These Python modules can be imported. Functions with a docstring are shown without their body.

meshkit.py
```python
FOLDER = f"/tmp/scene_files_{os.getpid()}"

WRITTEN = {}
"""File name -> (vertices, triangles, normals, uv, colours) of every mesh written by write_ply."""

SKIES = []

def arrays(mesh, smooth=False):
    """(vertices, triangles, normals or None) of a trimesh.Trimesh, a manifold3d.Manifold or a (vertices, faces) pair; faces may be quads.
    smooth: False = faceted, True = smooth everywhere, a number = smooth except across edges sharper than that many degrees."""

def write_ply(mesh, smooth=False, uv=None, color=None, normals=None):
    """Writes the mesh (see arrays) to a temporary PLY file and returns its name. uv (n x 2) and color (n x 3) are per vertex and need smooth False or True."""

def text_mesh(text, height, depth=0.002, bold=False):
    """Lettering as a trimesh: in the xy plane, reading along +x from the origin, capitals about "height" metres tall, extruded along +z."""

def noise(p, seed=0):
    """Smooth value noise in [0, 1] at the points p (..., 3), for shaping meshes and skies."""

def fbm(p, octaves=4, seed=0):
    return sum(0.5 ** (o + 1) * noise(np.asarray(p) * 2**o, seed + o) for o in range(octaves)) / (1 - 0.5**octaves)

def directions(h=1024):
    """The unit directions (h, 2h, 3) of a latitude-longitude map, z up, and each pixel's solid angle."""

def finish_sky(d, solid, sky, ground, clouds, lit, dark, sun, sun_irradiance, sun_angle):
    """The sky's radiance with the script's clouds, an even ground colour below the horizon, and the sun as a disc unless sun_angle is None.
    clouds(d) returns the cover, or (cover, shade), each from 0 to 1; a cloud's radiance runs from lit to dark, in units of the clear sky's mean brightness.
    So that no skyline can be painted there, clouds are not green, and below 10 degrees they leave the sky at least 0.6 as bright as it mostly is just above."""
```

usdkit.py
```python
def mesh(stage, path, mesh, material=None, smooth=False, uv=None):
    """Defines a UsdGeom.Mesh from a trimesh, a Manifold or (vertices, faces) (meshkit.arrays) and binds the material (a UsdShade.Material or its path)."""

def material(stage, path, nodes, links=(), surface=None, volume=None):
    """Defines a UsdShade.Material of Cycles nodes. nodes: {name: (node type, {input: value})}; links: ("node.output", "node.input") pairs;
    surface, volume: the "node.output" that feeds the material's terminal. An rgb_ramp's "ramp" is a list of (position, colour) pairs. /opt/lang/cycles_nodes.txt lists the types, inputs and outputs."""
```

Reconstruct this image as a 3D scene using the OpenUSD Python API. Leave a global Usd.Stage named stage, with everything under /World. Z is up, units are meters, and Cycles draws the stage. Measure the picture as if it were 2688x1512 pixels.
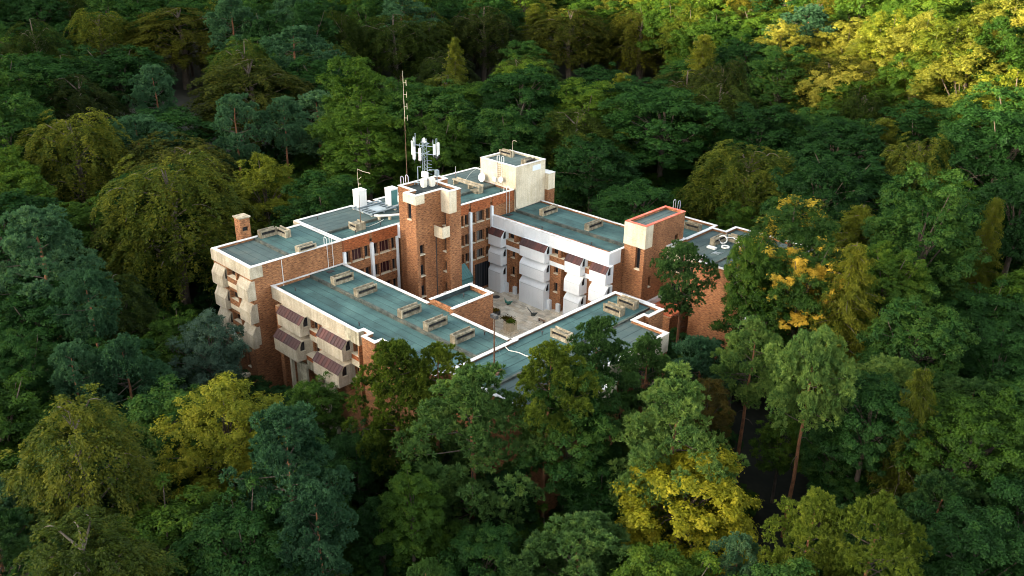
import math
import numpy as np
import trimesh
import manifold3d as m3
from shapely.geometry import Polygon, box as sbox
from shapely.ops import unary_union
import usdkit
import meshkit
from pxr import Usd, UsdGeom, UsdLux, UsdShade, Gf, Sdf, Vt

stage = Usd.Stage.CreateInMemory()
UsdGeom.SetStageUpAxis(stage, UsdGeom.Tokens.z)
UsdGeom.SetStageMetersPerUnit(stage, 1.0)
UsdGeom.Xform.Define(stage, '/World')
stage.SetDefaultPrim(stage.GetPrimAtPath('/World'))
UsdGeom.Scope.Define(stage, '/World/Looks')

# ------------------------------------------------------------------ camera (a drone 36 m above the roof of the near block)
YAW, PITCH, ROLL = np.radians([134.1087, -23.7757, 0.6032])
EYE = np.array([81.2, -42.25, 36.14])
FWD = np.array([math.cos(PITCH) * math.cos(YAW), math.cos(PITCH) * math.sin(YAW), math.sin(PITCH)])
RT = np.cross(FWD, [0, 0, 1.0]); RT /= np.linalg.norm(RT)
UP = np.cross(RT, FWD)
RT, UP = math.cos(ROLL) * RT + math.sin(ROLL) * UP, -math.sin(ROLL) * RT + math.cos(ROLL) * UP
cam = UsdGeom.Camera.Define(stage, '/World/camera')
cam.CreateHorizontalApertureAttr(36.0)
cam.CreateVerticalApertureAttr(20.25)
cam.CreateFocalLengthAttr(36.0 * 2242.5 / 2688)
cam.CreateClippingRangeAttr(Gf.Vec2f(0.5, 20000))
M = Gf.Matrix4d(*RT, 0, *UP, 0, *(-FWD), 0, *EYE, 1)
UsdGeom.Xformable(cam).AddTransformOp().Set(M)
EXPOSURE = 2.9
cam.CreateExposureAttr(EXPOSURE)

# ------------------------------------------------------------------ light: a low sun behind the left shoulder, a wooded ridge shades the valley
SUN_EL = math.radians(9.0)
SUN_DIR = np.array([-0.42, -0.91]); SUN_DIR /= np.linalg.norm(SUN_DIR)
S = np.array([SUN_DIR[0] * math.cos(SUN_EL), SUN_DIR[1] * math.cos(SUN_EL), math.sin(SUN_EL)])   # towards the sun
sun = UsdLux.DistantLight.Define(stage, '/World/sun')
sun.CreateIntensityAttr(1.25); sun.CreateAngleAttr(0.5); sun.CreateNormalizeAttr(True)
sun.CreateColorAttr(Gf.Vec3f(1.0, 0.85, 0.56))
zx = S; xx = np.cross([0, 0, 1.0], zx); xx /= np.linalg.norm(xx); yx = np.cross(zx, xx)
UsdGeom.Xformable(sun).AddTransformOp().Set(Gf.Matrix4d(*xx, 0, *yx, 0, *zx, 0, 0, 0, 0, 1))
sky = UsdLux.DomeLight.Define(stage, '/World/sky')
usdkit.material(stage, '/World/Looks/sky_look', {                       # evening sky; unseen cloud veil added to whiten and warm its light
    's': ('sky_texture', {'sky_type': 'single_scattering', 'sun_disc': False, 'sun_elevation': SUN_EL, 'sun_rotation': math.atan2(S[0], S[1]),
                          'altitude': 300.0, 'air_density': 1.0, 'aerosol_density': 2.4, 'ozone_density': 0.4}),
    'w': ('rgb_to_bw', {}), 'c': ('mix', {'mix_type': 'multiply', 'fac': 1.0, 'color2': (1.02, 1.0, 0.95)}),
    't': ('texture_coordinate', {}), 'mp': ('mapping', {'scale': (2.0, 2.0, 6.0)}), 'n': ('noise_texture', {'scale': 1.0, 'detail': 5.0}),
    'r': ('map_range', {'from_min': 0.3, 'from_max': 0.7, 'to_min': 0.45, 'to_max': 0.8, 'clamp': True}), 'x': ('mix', {'mix_type': 'mix'}),
    'b': ('background_shader', {'strength': 0.15})},
    [('s.color', 'w.color'), ('w.val', 'c.color1'), ('t.generated', 'mp.vector'), ('mp.vector', 'n.vector'), ('n.fac', 'r.value'), ('r.result', 'x.fac'),
     ('s.color', 'x.color1'), ('c.color', 'x.color2'), ('x.color', 'b.color')], surface='b.background')
UsdShade.MaterialBindingAPI.Apply(sky.GetPrim()).Bind(UsdShade.Material.Get(stage, '/World/Looks/sky_look'))

# ------------------------------------------------------------------ materials
MATS = {}
def mat(name, nodes, links=(), surface='p.BSDF'):
    MATS[name] = usdkit.material(stage, '/World/Looks/' + name, nodes, links, surface=surface)
    return MATS[name]

def uz_nodes():
    """(x + y, z) of the world position: walls run along x or along y."""
    n = {'g': ('geometry', {}), 's': ('separate_xyz', {}), 'a': ('math', {'math_type': 'add'}), 'c': ('combine_xyz', {})}
    l = [('g.position', 's.vector'), ('s.x', 'a.value1'), ('s.y', 'a.value2'), ('a.value', 'c.x'), ('s.z', 'c.y')]
    return n, l

def brick(name, c1, c2, dark, mort):
    n, l = uz_nodes()
    n |= {'b': ('brick_texture', {'scale': 1.0, 'brick_width': 0.25, 'row_height': 0.075, 'mortar_size': 0.009, 'mortar_smooth': 0.3, 'color1': c1, 'color2': c2, 'mortar': mort}),
          'm': ('mapping', {'scale': (2.2, 10.0, 1.0)}), 'n': ('noise_texture', {'scale': 1.0, 'detail': 3.0, 'roughness': 0.6}),
          'r': ('rgb_ramp', {'ramp': [(0.36, (0.40, 0.36, 0.35)), (0.48, (0.95, 0.95, 0.95)), (0.56, (1.05, 1.05, 1.05)), (0.68, (1.65, 1.55, 1.40))]}),
          'x': ('mix', {'mix_type': 'multiply', 'fac': 1.0}),
          'm2': ('mapping', {'scale': (0.35, 0.22, 1.0)}), 'n2': ('noise_texture', {'scale': 1.0, 'detail': 3.0}),
          'r2': ('rgb_ramp', {'ramp': [(0.3, dark), (0.62, (1, 1, 1))]}), 'x2': ('mix', {'mix_type': 'multiply', 'fac': 1.0}),
          'h': ('mix', {'mix_type': 'add', 'fac': 0.6}), 'bw': ('rgb_to_bw', {}),
          'bp': ('bump', {'strength': 0.8, 'distance': 0.05}),
          'p': ('principled_bsdf', {'roughness': 0.88, 'specular_ior_level': 0.25})}
    l += [('c.vector', 'b.vector'), ('c.vector', 'm.vector'), ('m.vector', 'n.vector'), ('n.fac', 'r.fac'), ('b.color', 'x.color1'), ('r.color', 'x.color2'),
          ('c.vector', 'm2.vector'), ('m2.vector', 'n2.vector'), ('n2.fac', 'r2.fac'), ('x.color', 'x2.color1'), ('r2.color', 'x2.color2'), ('x2.color', 'p.base_color'),
          ('b.color', 'h.color1'), ('n.color', 'h.color2'), ('h.color', 'bw.color'), ('bw.val', 'bp.height'), ('bp.normal', 'p.normal')]
    return mat(name, n, l)

brick('brick', (0.350, 0.142, 0.054), (0.250, 0.090, 0.036), (0.64, 0.60, 0.57), (0.29, 0.20, 0.12))
brick('brick_orange', (0.37, 0.108, 0.033), (0.30, 0.078, 0.025), (0.75, 0.72, 0.70), (0.26, 0.11, 0.05))

def blotchy(name, base, low, high, scale=(0.6, 0.6, 0.6), rough=0.8, fine=9.0, fine_amt=0.18, bump=0.0, metallic=0.0, spec=0.4, streak=None):
    """A painted or cast surface: broad tone drift, fine grain and, for concrete, streaks that run down."""
    n = {'g': ('geometry', {}), 'm': ('mapping', {'scale': scale}), 'n': ('noise_texture', {'scale': 1.0, 'detail': 5.0, 'roughness': 0.6}),
         'r': ('rgb_ramp', {'ramp': [(0.32, low), (0.5, base), (0.68, high)]}),
         'f': ('noise_texture', {'scale': fine, 'detail': 3.0}), 'fr': ('map_range', {'from_min': 0.3, 'from_max': 0.7, 'to_min': 1 - fine_amt, 'to_max': 1 + fine_amt}),
         'x': ('mix', {'mix_type': 'multiply', 'fac': 1.0}), 'p': ('principled_bsdf', {'roughness': rough, 'metallic': metallic, 'specular_ior_level': spec})}
    l = [('g.position', 'm.vector'), ('m.vector', 'n.vector'), ('n.fac', 'r.fac'), ('g.position', 'f.vector'), ('f.fac', 'fr.value'), ('r.color', 'x.color1'), ('fr.result', 'x.color2')]
    out = 'x.color'
    if streak:
        n |= {'sm': ('mapping', {'scale': (2.6, 2.6, 0.22)}), 'sn': ('noise_texture', {'scale': 1.0, 'detail': 4.0, 'roughness': 0.65}),
              'sr': ('rgb_ramp', {'ramp': [(0.40, streak), (0.56, (1, 1, 1))]}), 'sx': ('mix', {'mix_type': 'multiply', 'fac': 1.0})}
        l += [('g.position', 'sm.vector'), ('sm.vector', 'sn.vector'), ('sn.fac', 'sr.fac'), (out, 'sx.color1'), ('sr.color', 'sx.color2')]
        out = 'sx.color'
    l.append((out, 'p.base_color'))
    if bump:
        n['bp'] = ('bump', {'strength': bump, 'distance': 0.02})
        l += [('f.fac', 'bp.height'), ('bp.normal', 'p.normal')]
    return mat(name, n, l)

blotchy('concrete', (0.455, 0.392, 0.290), (0.34, 0.293, 0.215), (0.545, 0.475, 0.36), scale=(0.5, 0.5, 0.5), streak=(0.82, 0.80, 0.77), bump=0.25)
blotchy('concrete_mossy', (0.40, 0.36, 0.26), (0.23, 0.21, 0.15), (0.53, 0.48, 0.36), scale=(1.4, 1.4, 1.4), streak=(0.58, 0.56, 0.50), bump=0.4)
blotchy('concrete_cream', (0.60, 0.52, 0.385), (0.49, 0.42, 0.31), (0.66, 0.58, 0.45), scale=(0.35, 0.35, 0.5), streak=(0.90, 0.87, 0.82), bump=0.25)
blotchy('vent_concrete', (0.34, 0.29, 0.205), (0.20, 0.175, 0.125), (0.45, 0.40, 0.30), scale=(1.8, 1.8, 1.8), streak=(0.7, 0.67, 0.62), bump=0.4)
blotchy('vent_worn', (0.27, 0.225, 0.155), (0.13, 0.115, 0.08), (0.40, 0.35, 0.25), scale=(2.2, 2.2, 2.2), streak=(0.6, 0.57, 0.5), bump=0.4)
blotchy('vent_dark', (0.22, 0.185, 0.13), (0.11, 0.10, 0.07), (0.33, 0.285, 0.205), scale=(1.6, 1.6, 1.6), streak=(0.6, 0.57, 0.5), bump=0.4)
blotchy('vent_top', (0.21, 0.185, 0.13), (0.10, 0.09, 0.06), (0.32, 0.28, 0.20), scale=(2.5, 2.5, 2.5), bump=0.5)
blotchy('white_paint', (0.70, 0.735, 0.76), (0.655, 0.69, 0.715), (0.745, 0.77, 0.785), scale=(0.4, 0.4, 0.4), rough=0.6, fine_amt=0.05, streak=(0.97, 0.97, 0.965))
blotchy('coping_white', (0.66, 0.65, 0.635), (0.40, 0.39, 0.37), (0.73, 0.72, 0.70), scale=(0.8, 0.8, 0.8), rough=0.5, fine_amt=0.08)
blotchy('coping_red', (0.55, 0.085, 0.038), (0.42, 0.05, 0.025), (0.60, 0.20, 0.13), scale=(1.6, 1.6, 1.6), rough=0.55, fine_amt=0.15)
FELT = []
for i, k in enumerate((1.0, 0.94, 1.05, 0.90)):
    blotchy(f'felt_{i}', (0.042 * k, 0.098 * k, 0.096 * k), (0.025 * k, 0.058 * k, 0.058 * k), (0.060 * k, 0.126 * k, 0.121 * k), scale=(0.33, 0.33, 0.33), rough=0.82, fine=14.0, fine_amt=0.16, bump=0.15, spec=0.3)
    FELT.append(f'felt_{i}')
FELT_GREY = []
for i, k in enumerate((1.0, 0.93)):
    blotchy(f'felt_grey_{i}', (0.056 * k, 0.090 * k, 0.089 * k), (0.040 * k, 0.064 * k, 0.064 * k), (0.084 * k, 0.105 * k, 0.095 * k), scale=(0.3, 0.3, 0.3), rough=0.85, fine=14.0, fine_amt=0.16, bump=0.15, spec=0.3)
    FELT_GREY.append(f'felt_grey_{i}')
blotchy('felt_dark', (0.018, 0.030, 0.032), (0.012, 0.018, 0.020), (0.030, 0.042, 0.042), scale=(0.8, 0.8, 0.8), rough=0.9)
blotchy('felt_edge', (0.055, 0.068, 0.058), (0.022, 0.028, 0.025), (0.11, 0.105, 0.080), scale=(1.3, 1.3, 1.3), rough=0.9)
BROWN = []
for i, c in enumerate(((0.070, 0.030, 0.027), (0.098, 0.036, 0.030), (0.056, 0.027, 0.026))):
    blotchy(f'brown_metal_{i}', c, tuple(0.85 * x for x in c), tuple(1.15 * x for x in c), rough=0.62, fine_amt=0.06, spec=0.3)
    BROWN.append(f'brown_metal_{i}')
blotchy('teal_metal', (0.055, 0.165, 0.160), (0.045, 0.135, 0.130), (0.065, 0.185, 0.18), rough=0.45, fine_amt=0.06)
blotchy('steel', (0.27, 0.32, 0.35), (0.20, 0.25, 0.28), (0.36, 0.41, 0.44), rough=0.42, metallic=0.35, fine_amt=0.1)
blotchy('white_plastic', (0.72, 0.72, 0.70), (0.68, 0.68, 0.66), (0.76, 0.755, 0.74), rough=0.4, fine_amt=0.04)
blotchy('cream_plastic', (0.66, 0.63, 0.55), (0.60, 0.57, 0.50), (0.70, 0.67, 0.60), rough=0.45, fine_amt=0.05)
blotchy('dark_metal', (0.035, 0.034, 0.036), (0.022, 0.022, 0.024), (0.06, 0.055, 0.05), rough=0.55, fine_amt=0.1)
blotchy('rust', (0.11, 0.060, 0.036), (0.07, 0.038, 0.026), (0.16, 0.09, 0.05), scale=(3, 3, 3), rough=0.85)
blotchy('bronze_green', (0.055, 0.21, 0.165), (0.035, 0.13, 0.10), (0.08, 0.27, 0.21), scale=(2, 2, 2), rough=0.6)
blotchy('bronze_dark', (0.045, 0.055, 0.050), (0.025, 0.030, 0.028), (0.075, 0.085, 0.075), scale=(2, 2, 2), rough=0.55)
blotchy('timber_frame', (0.19, 0.115, 0.072), (0.13, 0.075, 0.046), (0.25, 0.16, 0.10), scale=(2, 2, 0.5), rough=0.7)
blotchy('void_dark', (0.012, 0.012, 0.013), (0.009, 0.009, 0.010), (0.016, 0.016, 0.016), rough=0.9)
blotchy('soil', (0.075, 0.030, 0.016), (0.045, 0.02, 0.012), (0.10, 0.05, 0.025), scale=(4, 4, 4), rough=0.95)
blotchy('roof_tile_red', (0.50, 0.13, 0.055), (0.40, 0.09, 0.04), (0.56, 0.18, 0.08), scale=(2, 2, 2), rough=0.8)
blotchy('asphalt', (0.13, 0.125, 0.14), (0.10, 0.095, 0.11), (0.16, 0.15, 0.165), scale=(0.7, 0.7, 0.7), rough=0.9, fine_amt=0.2)
PAVE = []
for i, c in enumerate(((0.60, 0.53, 0.42), (0.51, 0.46, 0.365), (0.65, 0.59, 0.48), (0.40, 0.36, 0.285), (0.56, 0.48, 0.36))):
    blotchy(f'paving_{i}', c, tuple(0.72 * x for x in c), tuple(1.1 * x for x in c), scale=(0.8, 0.8, 0.8), rough=0.85, fine=6.0, fine_amt=0.14, bump=0.2)
    PAVE.append(f'paving_{i}')
mat('window_glass', {'p': ('principled_bsdf', {'base_color': (0.010, 0.011, 0.013), 'roughness': 0.08, 'specular_ior_level': 0.35})})
mat('window_glass_red', {'p': ('principled_bsdf', {'base_color': (0.030, 0.010, 0.011), 'roughness': 0.12, 'specular_ior_level': 0.3})})
blotchy('curtain', (0.16, 0.16, 0.15), (0.11, 0.11, 0.10), (0.22, 0.21, 0.19), scale=(2, 2, 0.4), rough=0.9)
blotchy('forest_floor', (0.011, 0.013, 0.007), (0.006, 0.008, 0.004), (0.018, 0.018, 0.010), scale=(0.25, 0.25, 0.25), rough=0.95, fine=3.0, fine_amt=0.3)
blotchy('bark', (0.070, 0.052, 0.040), (0.045, 0.034, 0.027), (0.105, 0.082, 0.064), scale=(3, 3, 1), rough=0.9, bump=0.4)
blotchy('bark_pine', (0.20, 0.085, 0.038), (0.10, 0.046, 0.024), (0.27, 0.125, 0.06), scale=(3, 3, 1.2), rough=0.9, bump=0.4)
blotchy('bark_pale', (0.085, 0.068, 0.05), (0.05, 0.04, 0.03), (0.14, 0.115, 0.09), scale=(2, 2, 1.2), rough=0.9)

def leaf(name, dark, mid, light, trans=0.22, tint=(1.25, 1.35, 0.6), spec=0.008, patch=None):
    """Foliage: tone varies from leaf to leaf, with broad drifts between the trees; leaves let some light through."""
    n = {'g': ('geometry', {}), 'o': ('object_info', {}), 'n': ('noise_texture', {'scale': 0.35, 'detail': 2.0}),
         'a': ('math', {'math_type': 'multiply_add', 'value2': 0.34}), 'a2': ('math', {'math_type': 'multiply_add', 'value2': 0.40, 'value3': -0.42}),
         'a3': ('math', {'math_type': 'multiply_add', 'value2': 0.50}), 'nb': ('noise_texture', {'scale': 1.5, 'detail': 2.0}), 'a4': ('math', {'math_type': 'multiply_add', 'value2': 0.80}),
         'r': ('rgb_ramp', {'ramp': [(0.12, dark), (0.5, mid), (0.9, light)]}),
         't': ('mix', {'mix_type': 'multiply', 'fac': 1.0, 'color2': tint}),
         'd': ('diffuse_bsdf', {}), 'tr': ('translucent_bsdf', {}), 'm': ('mix_closure', {'fac': trans}),
         'gl': ('glossy_bsdf', {'roughness': 0.45, 'color': (0.8, 0.9, 0.85)}), 'm2': ('mix_closure', {'fac': spec})}
    l = [('o.random', 'a2.value1'), ('g.random_per_island', 'a.value1'), ('a2.value', 'a.value3'), ('n.fac', 'a3.value1'), ('a.value', 'a3.value3'), ('g.position', 'n.vector'),
         ('a3.value', 'a4.value3'), ('g.position', 'nb.vector'), ('nb.fac', 'a4.value1'), ('a4.value', 'r.fac'), ('r.color', 'd.color'), ('r.color', 't.color1'), ('t.color', 'tr.color'), ('d.BSDF', 'm.closure1'), ('tr.BSDF', 'm.closure2'),
         ('m.closure', 'm2.closure1'), ('gl.BSDF', 'm2.closure2')]
    if patch:                                                       # noise patches of a second leaf colour
        n |= {'pn': ('noise_texture', {'scale': 0.26, 'detail': 4.0}), 'pm': ('map_range', {'from_min': patch[0], 'from_max': patch[0] + 0.05, 'clamp': True}), 'px': ('mix', {'mix_type': 'mix', 'color2': patch[1]})}
        l = [k for k in l if k not in (('r.color', 'd.color'), ('r.color', 't.color1'))]
        l += [('g.position', 'pn.vector'), ('pn.fac', 'pm.value'), ('pm.result', 'px.fac'), ('r.color', 'px.color1'), ('px.color', 'd.color'), ('px.color', 't.color1')]
    return mat(name, n, l, surface='m2.closure')

leaf('leaf_dark', (0.006, 0.021, 0.005), (0.017, 0.053, 0.01), (0.06, 0.11, 0.015))
leaf('leaf_mid', (0.01, 0.03, 0.004), (0.038, 0.08, 0.008), (0.115, 0.16, 0.014))
leaf('leaf_yellow', (0.022, 0.04, 0.004), (0.185, 0.18, 0.01), (0.62, 0.5, 0.042))
leaf('leaf_gold', (0.01, 0.03, 0.005), (0.026, 0.06, 0.008), (0.075, 0.11, 0.013), patch=(0.53, (0.46, 0.30, 0.035)))
leaf('leaf_goldtip', (0.01, 0.03, 0.006), (0.026, 0.058, 0.009), (0.08, 0.105, 0.014), patch=(0.57, (0.30, 0.22, 0.025)))
leaf('leaf_silver', (0.022, 0.046, 0.028), (0.06, 0.1, 0.068), (0.2, 0.26, 0.19))
leaf('leaf_brown', (0.03, 0.026, 0.004), (0.085, 0.058, 0.008), (0.2, 0.12, 0.015))
leaf('needle_pine', (0.012, 0.036, 0.01), (0.0614, 0.1203, 0.0307), (0.1984, 0.2752, 0.0576), trans=0.2)
leaf('needle_blue', (0.01, 0.036, 0.016), (0.0494, 0.1118, 0.0546), (0.1495, 0.2405, 0.104), trans=0.2)
leaf('needle_warm', (0.02, 0.042, 0.006), (0.0984, 0.132, 0.0156), (0.252, 0.264, 0.0312), trans=0.25)
leaf('spray_olive', (0.008, 0.018, 0.003), (0.038, 0.056, 0.007), (0.16, 0.155, 0.017), trans=0.3)
leaf('spray_brown', (0.007, 0.014, 0.003), (0.028, 0.038, 0.006), (0.105, 0.098, 0.013), trans=0.3)
leaf('spray_gold', (0.014, 0.02, 0.003), (0.062, 0.066, 0.007), (0.24, 0.195, 0.02), trans=0.3)
leaf('leaf_autumn', (0.040, 0.058, 0.007), (0.165, 0.160, 0.020), (0.440, 0.370, 0.060), trans=0.3)  # golden sunlight put into the leaf colour for trees on the lit slope
leaf('larch', (0.022, 0.036, 0.004), (0.078, 0.092, 0.009), (0.19, 0.18, 0.018), trans=0.3)

# ------------------------------------------------------------------ helpers
COUNT = {}
def numbered(path):
    k = COUNT.get(path, 0); COUNT[path] = k + 1
    return path if k == 0 else f'{path}_{k:03d}'

def tag(prim, label=None, category=None, group=None, kind=None):
    for key, v in (('label', label), ('category', category), ('group', group), ('kind', kind)):
        if v: prim.SetCustomDataByKey(key, v)
    return prim

class MB:
    """Collects boxes, bars, tubes and plates into one mesh."""
    def __init__(self): self.v, self.f, self.n = [], [], 0
    def add(self, v, f):
        v = np.asarray(v, float); f = np.asarray(f, int)
        if f.shape[1] == 4: f = np.vstack([f[:, [0, 1, 2]], f[:, [0, 2, 3]]])
        self.v.append(v); self.f.append(f + self.n); self.n += len(v)
        return self
    def tm(self, t):
        return self.add(t.vertices, t.faces)
    def box(self, x0, x1, y0, y1, z0, z1):
        v = [(x, y, z) for z in (z0, z1) for x, y in ((x0, y0), (x1, y0), (x1, y1), (x0, y1))]
        return self.add(v, [(0, 3, 2, 1), (4, 5, 6, 7), (0, 1, 5, 4), (1, 2, 6, 5), (2, 3, 7, 6), (3, 0, 4, 7)])
    def tube(self, pts, r, sides=7):
        pts = np.asarray(pts, float); rs = np.broadcast_to(r, len(pts))
        d = np.gradient(pts, axis=0); d /= np.linalg.norm(d, axis=1, keepdims=True) + 1e-12
        ref = np.array([0, 0, 1.0]) if abs(d[0][2]) < 0.9 else np.array([1.0, 0, 0])
        a = np.linspace(0, 2 * np.pi, sides, endpoint=False); vs = []
        for p, t, rr in zip(pts, d, rs):
            u = np.cross(t, ref); u /= np.linalg.norm(u) + 1e-12; w = np.cross(t, u)
            vs.append(p + rr * (np.cos(a)[:, None] * u + np.sin(a)[:, None] * w))
        n = len(pts); fs = []
        for i in range(n - 1):
            for k in range(sides):
                k2 = (k + 1) % sides
                fs += [(i * sides + k, i * sides + k2, (i + 1) * sides + k2), (i * sides + k, (i + 1) * sides + k2, (i + 1) * sides + k)]
        v = np.vstack(vs + [pts[:1], pts[-1:]])
        for k in range(sides):
            k2 = (k + 1) % sides
            fs += [(n * sides, k2, k), (n * sides + 1, (n - 1) * sides + k, (n - 1) * sides + k2)]
        return self.add(v, fs)
    def poly(self, poly, z0, z1):
        for g in getattr(poly, 'geoms', [poly]):
            if g.area > 1e-4:
                t = trimesh.creation.extrude_polygon(g, z1 - z0, engine='earcut'); t.apply_translation((0, 0, z0)); self.tm(t)
        return self
    def get(self): return np.vstack(self.v), np.vstack(self.f)

def obj(name, mb, material, parent='/World', smooth=False, label=None, category=None, group=None, kind=None):
    parent = parent if isinstance(parent, str) else str(parent.GetPath())
    path = numbered(parent + '/' + name)
    p = usdkit.mesh(stage, path, mb.get() if isinstance(mb, MB) else mb, MATS[material], smooth=smooth).GetPrim()
    return tag(p, label, category, group, kind)

def thing(name, label, category, group=None, at=(0, 0, 0), scale=None):
    x = UsdGeom.Xform.Define(stage, numbered('/World/' + name))
    if any(at): x.AddTranslateOp().Set(Gf.Vec3d(*map(float, at)))
    if scale: x.AddScaleOp().Set(Gf.Vec3f(scale, scale, scale))
    return tag(x.GetPrim(), label, category, group)

def B(*a): return MB().box(*a)
# ------------------------------------------------------------------ the ground
GZ, CZ = -16.5, -13.5            # woodland floor, courtyard (roof copings of the tall block are at 0)
RIDGE_D = np.array([0.42, 0.91]) / np.linalg.norm([0.42, 0.91])
def ground_z(x, y):
    s = x * RIDGE_D[0] + y * RIDGE_D[1]                       # metres along the light's travel
    t = -x * RIDGE_D[1] + y * RIDGE_D[0]
    u = np.clip((-s - 420.0) / 700.0, 0, 1); ridge = (u * u * (3 - 2 * u)) * (214 + 5 * np.sin(t / 95.0) + 3 * np.sin(t / 41.0 + 1.0) + RIDGE_TILT * t)
    w = np.clip((s - 122.0 - 0.15 * np.maximum(t - 60, 0)) / 230.0, 0, 1); slope = 70.0 * (w ** 1.1)          # the sunlit hillside beyond the valley
    return GZ + ridge + slope + 0.5 * np.sin(x / 37.0) * np.sin(y / 29.0)
RIDGE_TILT = 0.0
def ground_mesh():
    a = np.concatenate([-np.geomspace(6000, 400, 14), np.arange(-390, 500, 15.0), np.geomspace(510, 6000, 12)])
    gx, gy = np.meshgrid(a, a, indexing='ij')
    near = (gx > -14) & (gx < 44) & (gy > -4) & (gy < 60)
    gz = np.where(near, GZ, ground_z(gx, gy)); n = len(a)
    i = np.arange(n * n).reshape(n, n)
    f = np.stack([i[:-1, :-1], i[1:, :-1], i[1:, 1:], i[:-1, 1:]], -1).reshape(-1, 4)
    return np.stack([gx, gy, gz], -1).reshape(-1, 3), f
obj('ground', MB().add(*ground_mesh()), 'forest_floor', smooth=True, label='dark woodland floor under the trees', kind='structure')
obj('road', MB().poly(Polygon([(41.5, 36.0), (45.5, 38.0), (51.5, 30), (54.8, 24.5), (56.8, 16), (61.8, 5), (57.5, 3), (52.8, 13), (51.2, 22), (47, 30)]), GZ + 0.04, GZ + 0.075), 'asphalt',
    label='grey strip of asphalt between the trees at lower right', kind='structure')

# ------------------------------------------------------------------ the building
BLD = thing('brick_building', 'sprawling flat-roofed brick and concrete building around a paved courtyard in the wood', 'building')
BP = str(BLD.GetPath())

def part(name, mb, material, parent=BP, label=None, smooth=False):
    return obj(name, mb, material, parent, smooth=smooth, label=label)

def solid(boxes, holes, polys=()):
    """Union of boxes (and (polygon, z0, z1) prisms) minus the holes, as a mesh."""
    def bx(b): return m3.Manifold.cube([b[1] - b[0], b[3] - b[2], b[5] - b[4]]).translate([b[0], b[2], b[4]])
    parts = [bx(b) for b in boxes]
    for p, z0, z1 in polys:
        cs = m3.CrossSection([np.asarray(p.exterior.coords)[:-1].tolist()])
        parts.append(m3.Manifold.extrude(cs, z1 - z0).translate([0, 0, z0]))
    a = m3.Manifold.batch_boolean(parts, m3.OpType.Add)
    if holes: a = a - m3.Manifold.batch_boolean([bx(h) for h in holes], m3.OpType.Add)
    return meshkit.arrays(a)[:2]

def face_box(side, plane, a0, a1, d0, d1, z0, z1):
    """A box on a wall that faces +x ('x') or -y ('y'): along the wall a0..a1, depth d0..d1 measured outwards from the plane."""
    if side == 'x': return (plane + d0, plane + d1, a0, a1, z0, z1)
    return (a0, a1, plane - d1, plane - d0, z0, z1)

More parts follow.
